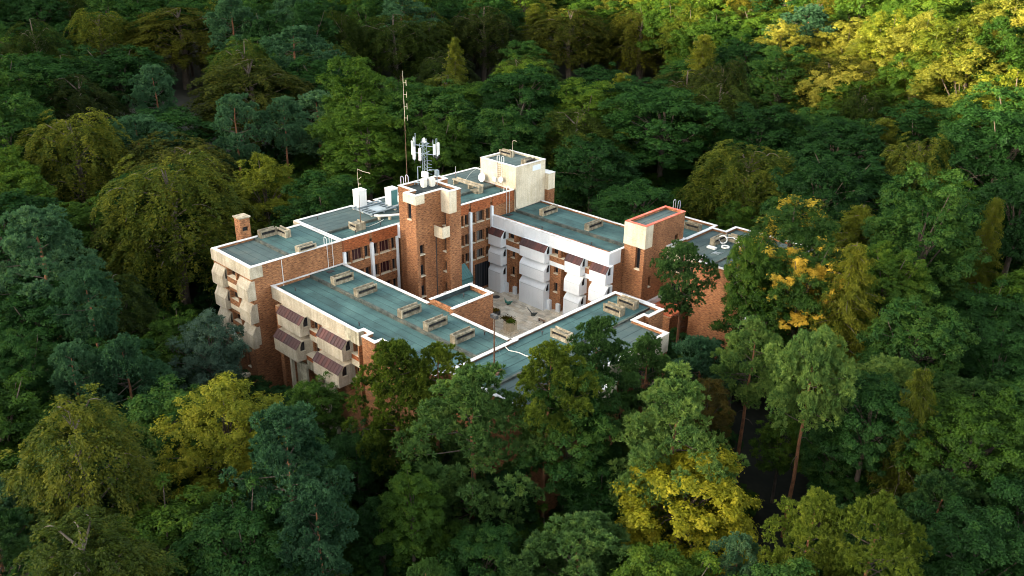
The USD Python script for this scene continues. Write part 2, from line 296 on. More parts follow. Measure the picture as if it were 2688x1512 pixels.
def window(side, plane, a0, a1, z0, z1, depth=0.26, panes=1, sill=True, frame='timber_frame', glass='window_glass', parent=BP, curtain=False):
    fb = lambda *k: face_box(side, plane, *k)
    w = 0.065
    fr = MB().box(*fb(a0, a1, -depth - 0.02, -depth + 0.05, z0, z0 + w)).box(*fb(a0, a1, -depth - 0.02, -depth + 0.05, z1 - w, z1))
    cuts = np.linspace(a0, a1, panes + 1)
    for c in cuts:
        c0 = min(max(c - w / 2, a0), a1 - w)
        fr.box(*fb(c0, c0 + w, -depth - 0.018, -depth + 0.048, z0 + w, z1 - w))
    f = part('window', fr, frame, parent)
    if str(f.GetPath()).count('/') <= 3:
        for i in range(panes):
            part('pane', B(*fb(cuts[i] + w / 2 if i else a0 + w, cuts[i + 1] - w / 2 if i < panes - 1 else a1 - w, -depth - 0.01, -depth + 0.012, z0 + w, z1 - w)), glass, str(f.GetPath()))
        if sill:
            part('sill', B(*fb(a0 - 0.05, a1 + 0.05, -depth + 0.05, 0.09, z0 - 0.11, z0 + 0.012)), 'concrete_cream', str(f.GetPath()))
        if curtain:
            part('curtain', B(*fb(a0 + 0.12, a0 + 0.12 + 0.4 * (a1 - a0), -depth + 0.014, -depth + 0.03, z0 + 0.1, z1 - 0.1)), 'curtain', str(f.GetPath()))
    return fb(a0, a1, -depth, 0.5, z0, z1)

def ring(poly, inner, outer=0.06):
    return poly.buffer(outer, join_style=2).difference(poly.buffer(-inner, join_style=2))

def felt(poly, z, axis, width, length, mats, seed, base='felt_dark', name='roof_deck'):
    """A deck with felt laid in lapped strips: every strip a sheet of its own."""
    deck = part(name, MB().poly(poly, z - 0.10, z), base)
    rng = np.random.default_rng(seed)
    x0, y0, x1, y1 = poly.bounds
    lo, hi, l0, l1 = (y0, y1, x0, x1) if axis == 'x' else (x0, x1, y0, y1)
    k, a = 0, lo
    while a < hi - 0.02:
        w = min(width * rng.uniform(0.96, 1.04), hi - a)
        s = l0 - rng.uniform(0, length)
        while s < l1:
            e = s + length * rng.uniform(0.8, 1.1)
            r = (s + 0.02, a + 0.028, e - 0.02, a + w - 0.028)
            cell = sbox(*r) if axis == 'x' else sbox(r[1], r[0], r[3], r[2])
            g = cell.intersection(poly)
            if g.area > 0.05:
                top = z + 0.010 + 0.006 * ((k * 7 + int(s)) % 3)
                part('felt_strip', MB().poly(g, z + 0.002, top), mats[int(rng.integers(len(mats)))], str(deck.GetPath()))
            s = e
        a += w; k += 1
    part('edge_dirt', MB().poly(poly.difference(poly.buffer(-0.15, join_style=2)), z + 0.0255, z + 0.031), 'felt_edge', str(deck.GetPath()))
    return deck

def coping(poly, top, width=0.34, thick=0.07, material='coping_white', outer=0.06, label=None):
    return part('coping', MB().poly(ring(poly, width, outer), top - thick, top), material, label=label)

# outlines (metres, x along the front wing, y away from it)
NEAR = Polygon([(-8.5, 0), (0, 0), (0, 12.15), (-8.5, 12.15)])
BACK = Polygon([(0, 12.15), (0, 42.0), (-6.9, 42.0), (-6.9, 45.7), (-12.2, 45.7), (-12.2, 36.0), (-10.15, 36.0), (-10.15, 24.6), (-9.2, 24.6), (-9.2, 23.9), (-10.3, 23.9),
                (-10.3, 22.9), (-9.45, 22.2), (-9.45, 21.0), (-10.15, 21.0), (-10.15, 12.15)])
FRONT = Polygon([(0, 2.28), (16.4, 2.28), (16.4, 2.95), (17.4, 2.95), (17.4, 2.02), (19.5, 2.02), (19.5, 2.85), (20.2, 2.85), (20.2, 2.02), (28.62, 2.02), (28.62, 12.1), (0, 12.1)])
ANNEX = Polygon([(16.1, 12.1), (19.8, 12.1), (19.8, 18.1), (16.1, 18.1)])
SIDE = Polygon([(28.62, 3.4), (41.0, 3.4), (41.0, 13.0), (38.62, 13.0), (38.62, 24.6), (34.4, 24.6), (34.4, 26.2), (35.0, 26.2), (35.0, 28.9), (28.4, 28.9), (28.4, 12.3), (28.62, 12.3)])
WHITE = Polygon([(0, 37.2), (20.9, 37.2), (20.9, 47.2), (0, 47.2)])
RIGHT = Polygon([(24.05, 45.05), (29.3, 45.05), (29.3, 43.4), (38.0, 43.4), (38.0, 58.0), (26.4, 58.0), (26.4, 55.4), (24.4, 55.4), (24.4, 56.6), (19.0, 56.6), (19.0, 48.85), (24.05, 48.85)])
TOWER = Polygon([(0.55, 20.6), (3.3, 20.6), (3.3, 19.3), (5.4, 19.3), (5.4, 23.4), (6.8, 23.4), (6.8, 25.3), (2.5, 25.3), (2.5, 27.0), (0.55, 27.0)])

def upstand(poly, w, z0, z1): return [(poly, z0, z1)], w
def shell(poly, deck, top, base=GZ - 0.3, wall=0.28):
    """Prisms of a block: the mass up to the deck plus its parapet."""
    ringp = poly.difference(poly.buffer(-wall, join_style=2))
    return poly, deck, top, base, ringp

def block(poly, deck, top, holes, material='brick', base=GZ - 0.3, wall=0.26, extra=(), label=None, name='wall'):
    cs = m3.CrossSection([np.asarray(poly.exterior.coords)[:-1].tolist()] if poly.exterior.is_ccw else [np.asarray(poly.exterior.coords)[:-1][::-1].tolist()])
    a = m3.Manifold.extrude(cs, top - base).translate([0, 0, base])
    ip = poly.buffer(-wall, join_style=2)
    co = np.asarray(ip.exterior.coords)[:-1]
    ci = m3.CrossSection([co.tolist() if ip.exterior.is_ccw else co[::-1].tolist()])
    a = a - m3.Manifold.extrude(ci, 30).translate([0, 0, deck])
    def bx(b): return m3.Manifold.cube([b[1] - b[0], b[3] - b[2], b[5] - b[4]]).translate([b[0], b[2], b[4]])
    for b in extra: a = a + bx(b)
    if holes: a = a - m3.Manifold.batch_boolean([bx(h) for h in holes], m3.OpType.Add)
    return part(name, meshkit.arrays(a)[:2], material, label=label)

def metal_roof(parent, x0, x1, yf, zf, yb, zb, n, seed, mats=BROWN):
    """Pitched cladding of a bay: standing-seam sheets, each a piece of its own."""
    rng = np.random.default_rng(seed)
    d = np.array([0, yb - yf, zb - zf]); L = np.linalg.norm(d); d /= L
    nrm = np.array([0, -d[2], d[1]])
    e = np.linspace(x0 - 0.05, x1 + 0.05, n + 1)
    for i in range(n):
        a, b = e[i] + 0.02, e[i + 1] - 0.02
        o = np.array([0, yf, zf]) - d * 0.10 + nrm * 0.012
        q = [o + np.array([x, 0, 0]) + d * s * (L + 0.10) + nrm * t for t in (0, 0.035) for x, s in ((a, 0), (b, 0), (b, 1), (a, 1))]
        rib = [o + np.array([x, 0, 0]) + d * s * (L + 0.10) + nrm * t for t in (0.03, 0.075) for x, s in ((a - 0.018, 0), (a + 0.018, 0), (a + 0.018, 1), (a - 0.018, 1))]
        F = [(0, 3, 2, 1), (4, 5, 6, 7), (0, 1, 5, 4), (1, 2, 6, 5), (2, 3, 7, 6), (3, 0, 4, 7)]
        part('roof_panel', MB().add(q, F).add(rib, F), mats[int(rng.choice(len(mats), p=[.5, .25, .25]))], parent)

def bay(x0, x1, yf, yb, zb, zt, ridge_y, ridge_z, material, style, n=0, seed=0, label=None, side_window=True):
    """A projecting window bay on a wall that faces -y. style: 'metal' (pitched sheet roof), 'round' (curved shoulder) or 'plain' (chamfer)."""
    if style == 'round':
        t = np.linspace(0, 1, 7)
        c0, c1, c2 = np.array([yf, zt - 0.12]), np.array([yf + 0.02, zt + 0.16]), np.array([ridge_y, ridge_z])
        curve = ((1 - t)**2)[:, None] * c0 + (2 * t * (1 - t))[:, None] * c1 + (t**2)[:, None] * c2
        prof = [(yb, zb), (yf, zb)] + [tuple(p) for p in curve] + [(yb, ridge_z)]
    else:
        prof = [(yb, zb), (yf, zb), (yf, zt), (ridge_y, ridge_z), (yb, ridge_z)]
    cs = m3.CrossSection([prof[::-1]])
    if cs.area() < 0.01: cs = m3.CrossSection([prof])
    w = x1 - x0
    a = m3.Manifold.extrude(cs, w)                                   # (y, z, x) -> turn
    a = a.transform(np.array([[0, 0, 1, x0], [1, 0, 0, 0], [0, 1, 0, 0]], float))
    wz0, wz1 = zt - 0.45, ridge_z - 0.06
    wy0 = yf + 0.55 * (ridge_y - yf) + 0.10; wy1 = min(wy0 + 0.62, yb - 0.03)
    pts = [(wy0 + 0.10, wz0), (wy1, wz0), (wy1, wz1 - 0.05), (min(ridge_y + 0.06, wy1 - 0.1), wz1 - 0.05), (wy0 + 0.02, zt + 0.10), (wy0, wz0 + 0.15)]
    if side_window:
        hs = m3.CrossSection([pts]); 
        if hs.area() < 0.01: hs = m3.CrossSection([pts[::-1]])
        h = m3.Manifold.extrude(hs, 0.4).transform(np.array([[0, 0, 1, x1 - 0.16], [1, 0, 0, 0], [0, 1, 0, 0]], float))
        a = a - h
    p = part('window_bay', meshkit.arrays(a)[:2], material, label=label)
    pp = str(p.GetPath())
    if side_window:
        g = m3.Manifold.extrude(hs, 0.03).transform(np.array([[0, 0, 1, x1 - 0.155], [1, 0, 0, 0], [0, 1, 0, 0]], float))
        part('pane', meshkit.arrays(g)[:2], 'window_glass', pp)
        part('sill', B(x1 - 0.15, x1 + 0.06, wy0 + 0.06, wy1 + 0.02, wz0 - 0.08, wz0 + 0.006), 'concrete_cream' if material != 'white_paint' else 'white_paint', pp)
    if style == 'metal': metal_roof(pp, x0, x1, yf, zt, ridge_y, ridge_z, n, seed)
    else: part('drip_line', B(x0 + 0.02, x1 - 0.02, yf - 0.012, yf + 0.002, zt - 0.16, zt - 0.13), 'concrete_mossy' if material != 'white_paint' else 'steel', pp)
    return p

def vent(axis, x0, x1, y0, y1, z, h=0.95, label=None, slot_h=0.36):
    """A concrete roof ventilator: long slot on one side, open gutter on top. axis 'y': long along y, slot towards +x; 'x': long along x, slot towards -y."""
    t = 0.11
    bod = m3.Manifold.cube([x1 - x0, y1 - y0, h]).translate([x0, y0, z])
    if axis == 'y':
        cut = m3.Manifold.cube([0.5, y1 - y0 - 0.36, slot_h]).translate([x1 - 0.4, y0 + 0.18, z + h * 0.40])
        gut = m3.Manifold.cube([x1 - x0 - 2 * t, y1 - y0 - 0.16 + 1, 0.5]).translate([x0 + t, y0 + 0.16, z + h - 0.20])
        dark = (x1 - 0.40, x1 - 0.20, y0 + 0.16, y1 - 0.16, z + h * 0.40 - 0.02, z + h * 0.40 + slot_h + 0.02)
        topb = (x0 + t + 0.004, x1 - t - 0.004, y0 + 0.17, y1 - 0.004, z + h - 0.21, z + h - 0.185)
    else:
        cut = m3.Manifold.cube([x1 - x0 - 0.36, 0.5, slot_h]).translate([x0 + 0.18, y0 - 0.1, z + h * 0.40])
        gut = m3.Manifold.cube([x1 - x0 - 0.16 + 1, y1 - y0 - 2 * t, 0.5]).translate([x0 - 1, y0 + t, z + h - 0.20])
        dark = (x0 + 0.16, x1 - 0.16, y0 + 0.20, y0 + 0.40, z + h * 0.40 - 0.02, z + h * 0.40 + slot_h + 0.02)
        topb = (x0 + 0.004, x1 - 0.17, y0 + t + 0.004, y1 - t - 0.004, z + h - 0.21, z + h - 0.185)
    p = part('roof_vent', meshkit.arrays(bod - cut - gut)[:2], ('vent_concrete', 'vent_worn', 'vent_dark')[int(abs(x0 * 5.1 + y0 * 3.7)) % 3], label=label)
    part('slot', B(*dark), 'void_dark', str(p.GetPath()))
    part('gutter', B(*topb), 'vent_top', str(p.GetPath()))
    return p

# ---- near block (tall, at the left corner)
holes = []
for z0, z1 in ((-12.75, -10.5), (-16.0, -13.9)):
    holes.append(window('y', -0.6, -1.95, -1.35, z0, z1, panes=1))
NEARW = [(-8.5, 0, 0, 12.15)]
for (z0, z1) in ((-2.55, -1.45), (-5.4, -4.25), (-8.2, -7.05)):
    holes.append(window('y', 0.0, -5.35, -3.55, z0, z1, depth=0.55, panes=2))
    holes.append(window('y', 0.0, -3.25, -2.55, z0, z1, depth=0.55, panes=1))
for y0, y1, z0, z1 in ((2.55, 3.6, -12.6, -10.7), (2.75, 3.9, -15.6, -13.5)):
    pass
block(NEAR, -0.50, -0.06, holes, extra=[(-2.25, -0.002, -0.6, 0.0, GZ - 0.3, -9.95)])
coping(NEAR, 0.0)
felt(sbox(-8.22, 0.28, -0.28, 5.25), -0.34, 'x', 1.05, 9.0, FELT_GREY, 3)
felt(sbox(-8.22, 5.38, -0.28, 11.9), -0.12, 'x', 1.05, 9.0, FELT, 4)
part('roof_step', B(-8.22, -0.28, 5.22, 5.38, -0.34, -0.10), 'felt_edge')
for a, b in ((-8.62, -6.04), (-6.0, -3.06), (-3.02, 0.14)):
    part('fascia_panel', B(a, b, -0.16, -0.002, -1.42, -0.075), 'concrete')
part('fascia_panel', B(0.002, 0.14, 0.0, 1.42, -1.42, -0.075), 'concrete')
for i, zt in enumerate((-2.60, -5.40, -8.20)):
    bay(-8.05, -5.55, -0.65, 0.0, zt - 1.42, zt, -0.17, zt + 0.88, 'concrete', 'plain')
    bay(-2.35, 0.02, -0.65, 0.0, zt - (1.42 if i < 2 else 1.75), zt, -0.17, zt + 0.88, 'concrete', 'plain', side_window=False)
    part('side_panel', B(0.003, 0.025, 0.0, 0.35, zt - 1.42, zt + 0.86), 'concrete')
    part('spandrel', B(-5.5, -2.4, -0.10, -0.002, zt - 0.62 if i < 2 else zt - 0.5, zt + 0.02), 'brick')
    part('band', B(-5.5, -2.4, -0.12, -0.002, zt - 1.2, zt - 0.625), 'concrete_cream')
# balcony with a brick front on a concrete slab
bal = part('balcony', MB().box(-7.4, -2.9, -1.5, -0.002, -10.35, -9.95).box(-7.4, -7.25, -1.5, -0.002, -9.95, -9.65).box(-3.05, -2.9, -1.5, -0.002, -9.95, -9.65), 'concrete_mossy')
part('balcony_front', B(-7.42, -2.88, -1.52, -1.36, -9.93, -9.10), 'brick_orange', str(bal.GetPath()))
part('balcony_rail', B(-7.40, -5.0, -0.35, -0.25, -9.93, -9.0), 'white_paint', str(bal.GetPath()))
part('wall', B(-5.3, -2.5, -2.1, -1.8, GZ, -13.9), 'concrete', label='low concrete wall at the foot of the corner block')
part('wall', B(-2.48, -1.72, -1.5, -0.62, GZ, -13.7), 'concrete_cream')

# ---- chimney on the outer side of the near block
ch = solid([(-10.1, -8.78, 4.0, 5.3, GZ, 2.42)], [(-9.0, -8.5, 4.25, 4.95, 0.82, 1.35)])
c = part('chimney', ch, 'brick')
part('chimney_cap', B(-10.22, -8.66, 3.88, 5.42, 2.422, 2.56), 'vent_concrete', str(c.GetPath()))
part('flue_opening', B(-9.2, -8.99, 4.2, 5.0, 0.8, 1.37), 'void_dark', str(c.GetPath()))

# ---- back wings behind the courtyard (one level with the near block)
holes = []
ROWS = ((-3.15, -1.62), (-6.0, -4.45), (-8.55, -7.20))
for z0, z1 in ROWS:
    for a0, a1, n in ((12.62, 13.22, 1), (13.55, 15.1, 3), (15.38, 16.08, 1), (16.85, 17.4, 1), (17.7, 19.3, 3), (19.55, 20.2, 1),
                      (31.2, 31.9, 1), (32.2, 32.85, 1), (33.45, 34.05, 1), (34.35, 35.75, 3), (36.2, 36.85, 1)):
        holes.append(window('x', 0.0, a0, a1, z0, z1, panes=n, depth=0.34, glass='window_glass_red' if n == 3 and a0 < 20 else 'window_glass', curtain=(n == 3 and a0 > 20)))
holes += [window('x', 0.0, 34.0, 37.0, -13.3, -9.4, panes=6, sill=False, frame='dark_metal'), window('x', 0.0, 13.2, 16.0, -13.3, -9.4, panes=4, sill=False, frame='dark_metal'),
          window('x', 0.0, 17.0, 20.2, -13.3, -9.4, panes=4, sill=False, frame='dark_metal'), (-0.3, 0.5, 16.2, 16.6, -1.28, -0.85), (-0.3, 0.5, 32.85, 33.25, -1.28, -0.85), (-0.3, 0.5, 36.95, 37.3, -1.28, -0.85)]
block(BACK, -0.55, -0.06, holes)
for a, b in ((12.2, 16.18), (16.62, 20.58), (27.05, 32.83), (33.27, 36.93), (37.34, 41.7)):
    part('fascia', B(0.002, 0.075, a, b, -1.50, -0.075), 'brick_orange')
for z in (-1.50 + 0.0,):
    for a, b in ((16.18, 16.62), (32.83, 33.27), (36.93, 37.34)):
        part('gargoyle_hole', B(-0.28, -0.25, a + 0.02, b - 0.02, -1.28, -0.86), 'void_dark')
for za, zb in ((-4.42, -3.32), (-7.17, -6.17), (-9.36, -8.72)):
    for a, b in ((12.5, 16.18), (16.62, 20.58), (31.0, 32.83), (33.27, 36.93)):
        part('spandrel', B(0.002, 0.06, a, b, za, zb), 'brick')
for y in (16.4, 33.05, 37.12):
    part('column', B(0.0, 0.36, y - 0.19, y + 0.19, CZ, -1.36), 'white_paint')
part('column', B(0.0, 0.30, 12.17, 12.5, -9.0, -1.52), 'white_paint')
part('column', B(0.0, 0.28, 20.25, 20.5, CZ, -1.52), 'white_paint')
part('wall', B(0.0, 0.55, 20.56, 20.72, -1.75, -0.02), 'white_paint')
cb = ring(BACK, 0.34).difference(sbox(-6.95, 41.7, 0.5, 50))
part('coping', MB().poly(cb, -0.07, 0.0), 'coping_white')
felt(BACK.buffer(-0.26, join_style=2).intersection(sbox(-12.3, 12.0, -3.9, 50)).difference(sbox(-7.2, 41.5, 1, 50)), -0.12, 'y', 1.1, 11.0, FELT_GREY, 5)
felt(BACK.buffer(-0.26, join_style=2).intersection(sbox(-3.9, 12.0, 1, 41.7)), -0.40, 'y', 1.1, 11.0, FELT, 6)
part('roof_step', MB().box(-3.94, -3.8, 12.4, 41.7, -0.40, -0.10), 'felt_edge')
part('concrete_corner', B(-10.3, -10.16, 12.3, 13.6, -3.0, -0.075), 'concrete')
part('concrete_corner', B(-10.3, -9.0, 12.03, 12.148, -3.0, -0.075), 'concrete')

# ---- rendered plant room with the satellite dishes
ROOM = Polygon([(-6.9, 41.75), (0.3, 41.75), (0.3, 47.9), (-6.9, 47.9)])
block(ROOM, 2.88, 3.28, [], material='concrete_cream', base=-3.4, wall=0.25)
part('wall', B(-6.9, 0.28, 41.77, 47.9, GZ, -3.41), 'brick')
coping(ROOM, 3.35, width=0.30)
felt(ROOM.buffer(-0.25), 3.03, 'y', 1.1, 9.0, FELT_GREY, 7)
part('wall', B(-2.0, 0.9, 47.92, 49.4, GZ, -1.2), 'brick')
part('fascia_panel', B(-2.02, 0.92, 47.93, 49.42, -1.2, 1.2), 'concrete_cream')
part('coping', B(-2.06, 0.98, 47.94, 49.46, 1.202, 1.27), 'coping_white')
part('render_patch', B(0.302, 0.318, 45.2, 46.9, 2.05, 2.85), 'white_paint')
part('cable', MB().tube([(0.06, 41.6, -0.5), (0.2, 41.68, 0.2), (0.35, 41.72, -0.4), (0.38, 41.72, -2.6), (0.40, 42.2, -3.0), (0.42, 47.0, -2.85)], 0.035, 5), 'dark_metal')

# ---- front wing
holes = []
for z0, z1 in ((-5.75, -4.62), (-8.6, -7.3), (-12.4, -10.6), (-15.6, -13.6)):
    holes.append(window('y', 2.6, 0.5, 1.7, z0, z1, depth=0.3, panes=2, sill=True))
    holes.append(window('y', 2.6, 7.5, 9.0, z0, z1, depth=0.3, panes=2, sill=True))
    holes.append(window('y', 2.6, 9.35, 10.2, z0, z1, depth=0.3, panes=1, sill=True))
    if z0 > -9: holes.append(window('y', 2.6, 15.05, 15.95, z0, z1, depth=0.3, panes=1, sill=True))
FRONT_CUT = FRONT.difference(sbox(-1, 0, 16.2, 2.6))
wallp = FRONT_CUT if FRONT_CUT.geom_type == 'Polygon' else max(FRONT_CUT.geoms, key=lambda g: g.area)
def block2(poly, top, holes, material, base=GZ - 0.3):
    co = np.asarray(poly.exterior.coords)[:-1]
    a = m3.Manifold.extrude(m3.CrossSection([co.tolist() if poly.exterior.is_ccw else co[::-1].tolist()]), top - base).translate([0, 0, base])
    def bx(b): return m3.Manifold.cube([b[1] - b[0], b[3] - b[2], b[5] - b[4]]).translate([b[0], b[2], b[4]])
    if holes: a = a - m3.Manifold.batch_boolean([bx(h) for h in holes], m3.OpType.Add)
    return part('wall', meshkit.arrays(a)[:2], material)
block2(wallp, -3.32, holes, 'brick')
par = FRONT.difference(FRONT.buffer(-0.26, join_style=2)).difference(sbox(-1, 2.2, 16.25, 2.62)).difference(sbox(-1, 2.6, 0.05, 12.2)).difference(sbox(16.3, 11.5, 19.6, 13)).difference(sbox(28.2, 3.6, 30, 12.4))
part('parapet', MB().poly(par, -3.318, -2.90), 'brick')
cop = ring(FRONT, 0.34).difference(sbox(-1, 2.7, 0.07, 13)).difference(sbox(16.05, 11.5, 19.85, 13)).difference(sbox(28.2, 3.7, 30, 13))
part('coping', MB().poly(cop, -2.898, -2.83), 'coping_white')
for a, b in zip((0.02, 1.92, 4.0, 6.05, 7.92, 9.85, 12.0, 14.15), (1.88, 3.96, 6.01, 7.88, 9.81, 11.96, 14.11, 16.38)):
    part('fascia_panel', B(a, b, 2.27, 2.598, -4.42, -2.905), 'concrete' if a < 14 else 'concrete_mossy')
part('fascia_panel', B(16.39, 16.52, 2.27, 2.93, -4.42, -2.905), 'concrete_mossy')
inner = FRONT.buffer(-0.26, join_style=2)
felt(inner.intersection(sbox(0.02, 2, 28.4, 7.28)), -3.26, 'x', 1.02, 10.0, FELT, 8)
felt(unary_union([inner.intersection(sbox(0.02, 7.42, 28.4, 11.86)), sbox(16.36, 11.8, 19.54, 17.84)]), -2.98, 'x', 1.02, 10.0, FELT, 9)
part('roof_step', B(0.02, 28.36, 7.28, 7.44, -3.26, -2.95), 'felt_edge')
for i, (x0, x1) in enumerate(((2.65, 7.15), (10.4, 14.95))):
    bay(x0, x1, 1.2, 2.6, -6.45, -4.98, 1.86, -4.24, 'concrete', 'metal', 9, 20 + i)
    bay(x0, x1 + 0.05, 0.5, 2.6, -9.28, -7.68, 1.18, -6.95, 'concrete', 'metal', 9, 30 + i)
for x0, x1 in ((7.25, 10.35), (15.0, 16.3)):
    part('spandrel', B(x0, x1, 2.30, 2.598, -6.35, -5.78), 'brick_orange'); part('sill', B(x0, x1, 2.24, 2.598, -5.775, -5.70), 'concrete_cream')
    part('band', B(x0, x1, 2.27, 2.598, -7.05, -6.355), 'concrete_cream')
part('spandrel', B(7.3, 10.5, 1.62, 2.598, -9.25, -8.65), 'brick_orange'); part('sill', B(7.28, 10.5, 1.55, 2.598, -8.645, -8.57), 'concrete_cream')
part('band', B(7.3, 10.5, 1.58, 2.598, -10.3, -9.255), 'concrete_mossy')
for x in (5.15, 10.6):
    part('column', B(x, x + 0.35, 0.75, 1.1, GZ, -9.29), 'concrete')
    part('wall', B(x + 0.35, x + 2.3, 1.35, 1.6, GZ, -9.9), 'concrete_mossy')
part('column', B(9.05, 9.33, 2.25, 2.598, -9.0, -4.43), 'brick')
part('wall', B(1.9, 2.6, 1.5, 2.598, GZ, -4.43), 'brick')
# downpipe on the flank of the near block
part('downpipe', MB().tube([(0.06, 3.9, -0.15), (0.06, 3.9, -3.0), (0.3, 3.75, -3.15), (0.5, 3.6, -3.1)], 0.045, 6), 'coping_white')
part('downpipe', MB().tube([(0.08, 12.3, -0.1), (0.08, 12.3, -2.7)], 0.03, 6), 'rust')

# ---- annex that sticks out into the courtyard
block(ANNEX, -3.2, -2.42, [], base=CZ - 0.3, wall=0.28)
ca = ring(ANNEX, 0.36, 0.07).difference(sbox(16.4, 11, 19.5, 12.5))
an = part('coping', MB().poly(ca, -2.42, -2.35), 'coping_white')
bolts = MB()
for k in range(7):
    for x in (16.15, 19.75):
        bolts.box(x - 0.05, x + 0.05, 12.6 + 0.85 * k - 0.05, 12.6 + 0.85 * k + 0.05, -2.35, -2.32)
for k in range(4): bolts.box(16.6 + 0.9 * k, 16.7 + 0.9 * k, 18.0, 18.1, -2.35, -2.32)
part('coping_bolts', bolts, 'dark_metal', str(an.GetPath()))
part('felt_flashing', B(16.38, 16.41, 12.4, 17.8, -2.98, -2.45), 'felt_dark')

# ---- side wing at the right
holes = [(38.3, 39.2, 14.0, 24.0, -7.6, -5.2)]
for z0, z1 in ((-8.0, -5.6), (-11.5, -9.2)):
    for y in (14.5, 17.0, 19.5, 22.0): holes.append(window('x', 38.62, y, y + 1.2, z0, z1, panes=2))
block(SIDE, -3.40, -2.90, holes)
cs_ = ring(SIDE, 0.36).difference(sbox(28.0, 3.7, 28.2, 12.2))
part('coping', MB().poly(cs_, -2.898, -2.83), 'coping_white')
for a, b in ((13.1, 16.9), (16.95, 20.7), (20.75, 24.5)):
    part('fascia_panel', B(38.625, 38.76, a, b, -4.85, -2.905), 'concrete')
part('fascia_panel', B(41.005, 41.14, 3.5, 12.9, -4.85, -2.905), 'concrete')
ins = SIDE.buffer(-0.26, join_style=2)
felt(ins.intersection(sbox(28, 3, 33.4, 28.7)), -3.10, 'y', 1.05, 9.5, FELT, 10)
felt(ins.intersection(sbox(33.55, 3, 42, 28.7)), -3.24, 'y', 1.05, 9.5, FELT_GREY, 11)
part('roof_step', B(33.38, 33.55, 3.8, 26.0, -3.24, -3.06), 'felt_edge')

# ---- white wing on the far side of the courtyard
holes = []
for x0, x1 in ((3.15, 4.2), (11.35, 12.35), (17.75, 18.3)):
    for z0, z1 in ((-5.55, -4.55),):
        holes.append(window('y', 37.75, x0 - 0.1, x1 + 0.2, z0, z1, depth=0.3, panes=2))
for x0 in (3.85, 11.85):
    for z0, z1 in ((-8.0, -7.1), (-10.7, -9.35)):
        holes.append(window('y', 37.35, x0, x0 + 0.68, z0, z1, depth=0.3, panes=1))
holes += [(5.05, 6.4, 37.0, 38.6, CZ, -4.5), (13.1, 14.5, 37.0, 38.6, CZ, -4.5)]
WW = Polygon([(0.01, 37.75), (20.9, 37.75), (20.9, 47.2), (0.01, 47.2)])
a = m3.Manifold.extrude(m3.CrossSection([[(0.01, 37.75), (20.88, 37.75), (20.88, 47.2), (0.31, 47.2), (0.31, 41.76), (0.01, 41.76)]]), 30).translate([0, 0, GZ])
a = a ^ m3.Manifold.cube([60, 60, 30]).translate([-5, 20, -33.32])
for x0, x1 in ((3.0, 5.0), (11.1, 13.05)):
    a = a + m3.Manifold.cube([x1 - x0, 0.42, 6.5]).translate([x0, 37.35, CZ])
for h in holes: a = a - m3.Manifold.cube([h[1] - h[0], h[3] - h[2], h[5] - h[4]]).translate([h[0], h[2], h[4]])
part('wall', meshkit.arrays(a)[:2], 'brick')
for x in (5.05, 13.1):
    part('door', MB().box(x + 0.1, x + 1.25, 38.56, 38.6, CZ, -11.2), 'dark_metal')
    part('step', B(x - 1.2, x + 1.2, 36.5, 38.5, CZ, CZ + 0.16), 'paving_0')
JX = (0.02, 2.56, 4.30, 6.17, 8.45, 10.74, 14.42, 16.91, 18.56, 20.94)
for x0, x1 in zip(JX[:-1], JX[1:]):
    part('fascia_panel', B(x0 + 0.015, x1 - 0.015, 37.18, 37.748, -4.48, -2.76), 'white_paint')
    if x1 < 20: part('fascia_cap', B(x1 - 0.06, x1 + 0.06, 37.12, 37.3, -2.80, -2.64), 'white_paint')
part('fascia_panel', B(20.885, 20.99, 37.2, 39.6, -4.48, -2.76), 'white_paint')
cw = ring(Polygon([(0, 37.2), (20.9, 37.2), (20.9, 47.2), (0, 47.2)]), 0.30).difference(sbox(-1, 37.55, 0.35, 48))
part('coping', MB().poly(cw, -2.758, -2.70), 'coping_white')
part('parapet', MB().poly(ring(WW, 0.25, -0.01).difference(sbox(-1, 30, 25, 37.74)).difference(sbox(-1, 37, 0.4, 48)), -3.318, -2.765), 'brick')
felt(sbox(0.02, 37.5, 20.6, 41.72), -3.28, 'x', 1.03, 10.0, FELT, 12)
felt(sbox(0.34, 41.9, 20.6, 46.9), -2.98, 'x', 1.03, 10.0, FELT, 13)
part('roof_step', B(0.34, 20.6, 41.72, 41.9, -3.28, -2.95), 'felt_edge')
for i, (x0, x1, n) in enumerate(((0.42, 2.9, 5), (6.5, 11.05, 10), (14.6, 17.2, 6), (18.75, 21.35, 6))):
    bay(x0, x1, 36.2, 37.75, -6.65, -5.05, 36.86, -4.30, 'white_paint', 'metal', n, 40 + i)
    bay(x0, x1, 36.2, 37.75, -9.38, -7.70, 36.95, -6.98, 'white_paint', 'round')
    bay(x0, x1, 36.2, 37.75, CZ, -10.42, 36.95, -9.72, 'white_paint', 'round')
    if x0 < 15: part('plinth', B(x1, x1 + 0.55, 36.9, 37.749, CZ, -12.1), 'white_paint')
for x0, x1 in ((2.95, 5.5), (11.08, 13.7), (17.25, 18.7)):
    part('spandrel', B(x0, x1, 37.2, 37.748, -6.38, -5.62), 'brick'); part('sill', B(x0, x1, 37.14, 37.748, -5.615, -5.55), 'concrete_cream')
    part('band', B(x0, x1, 37.17, 37.748, -7.0, -6.385), 'white_paint')
for x in (4.5, 12.6):
    part('plinth', B(x, x + 0.56, 37.0, 37.345, CZ, -12.2), 'white_paint')
    part('column', B(x - 0.02, x + 0.42, 37.2, 37.748, -5.55, -4.485), 'brick')

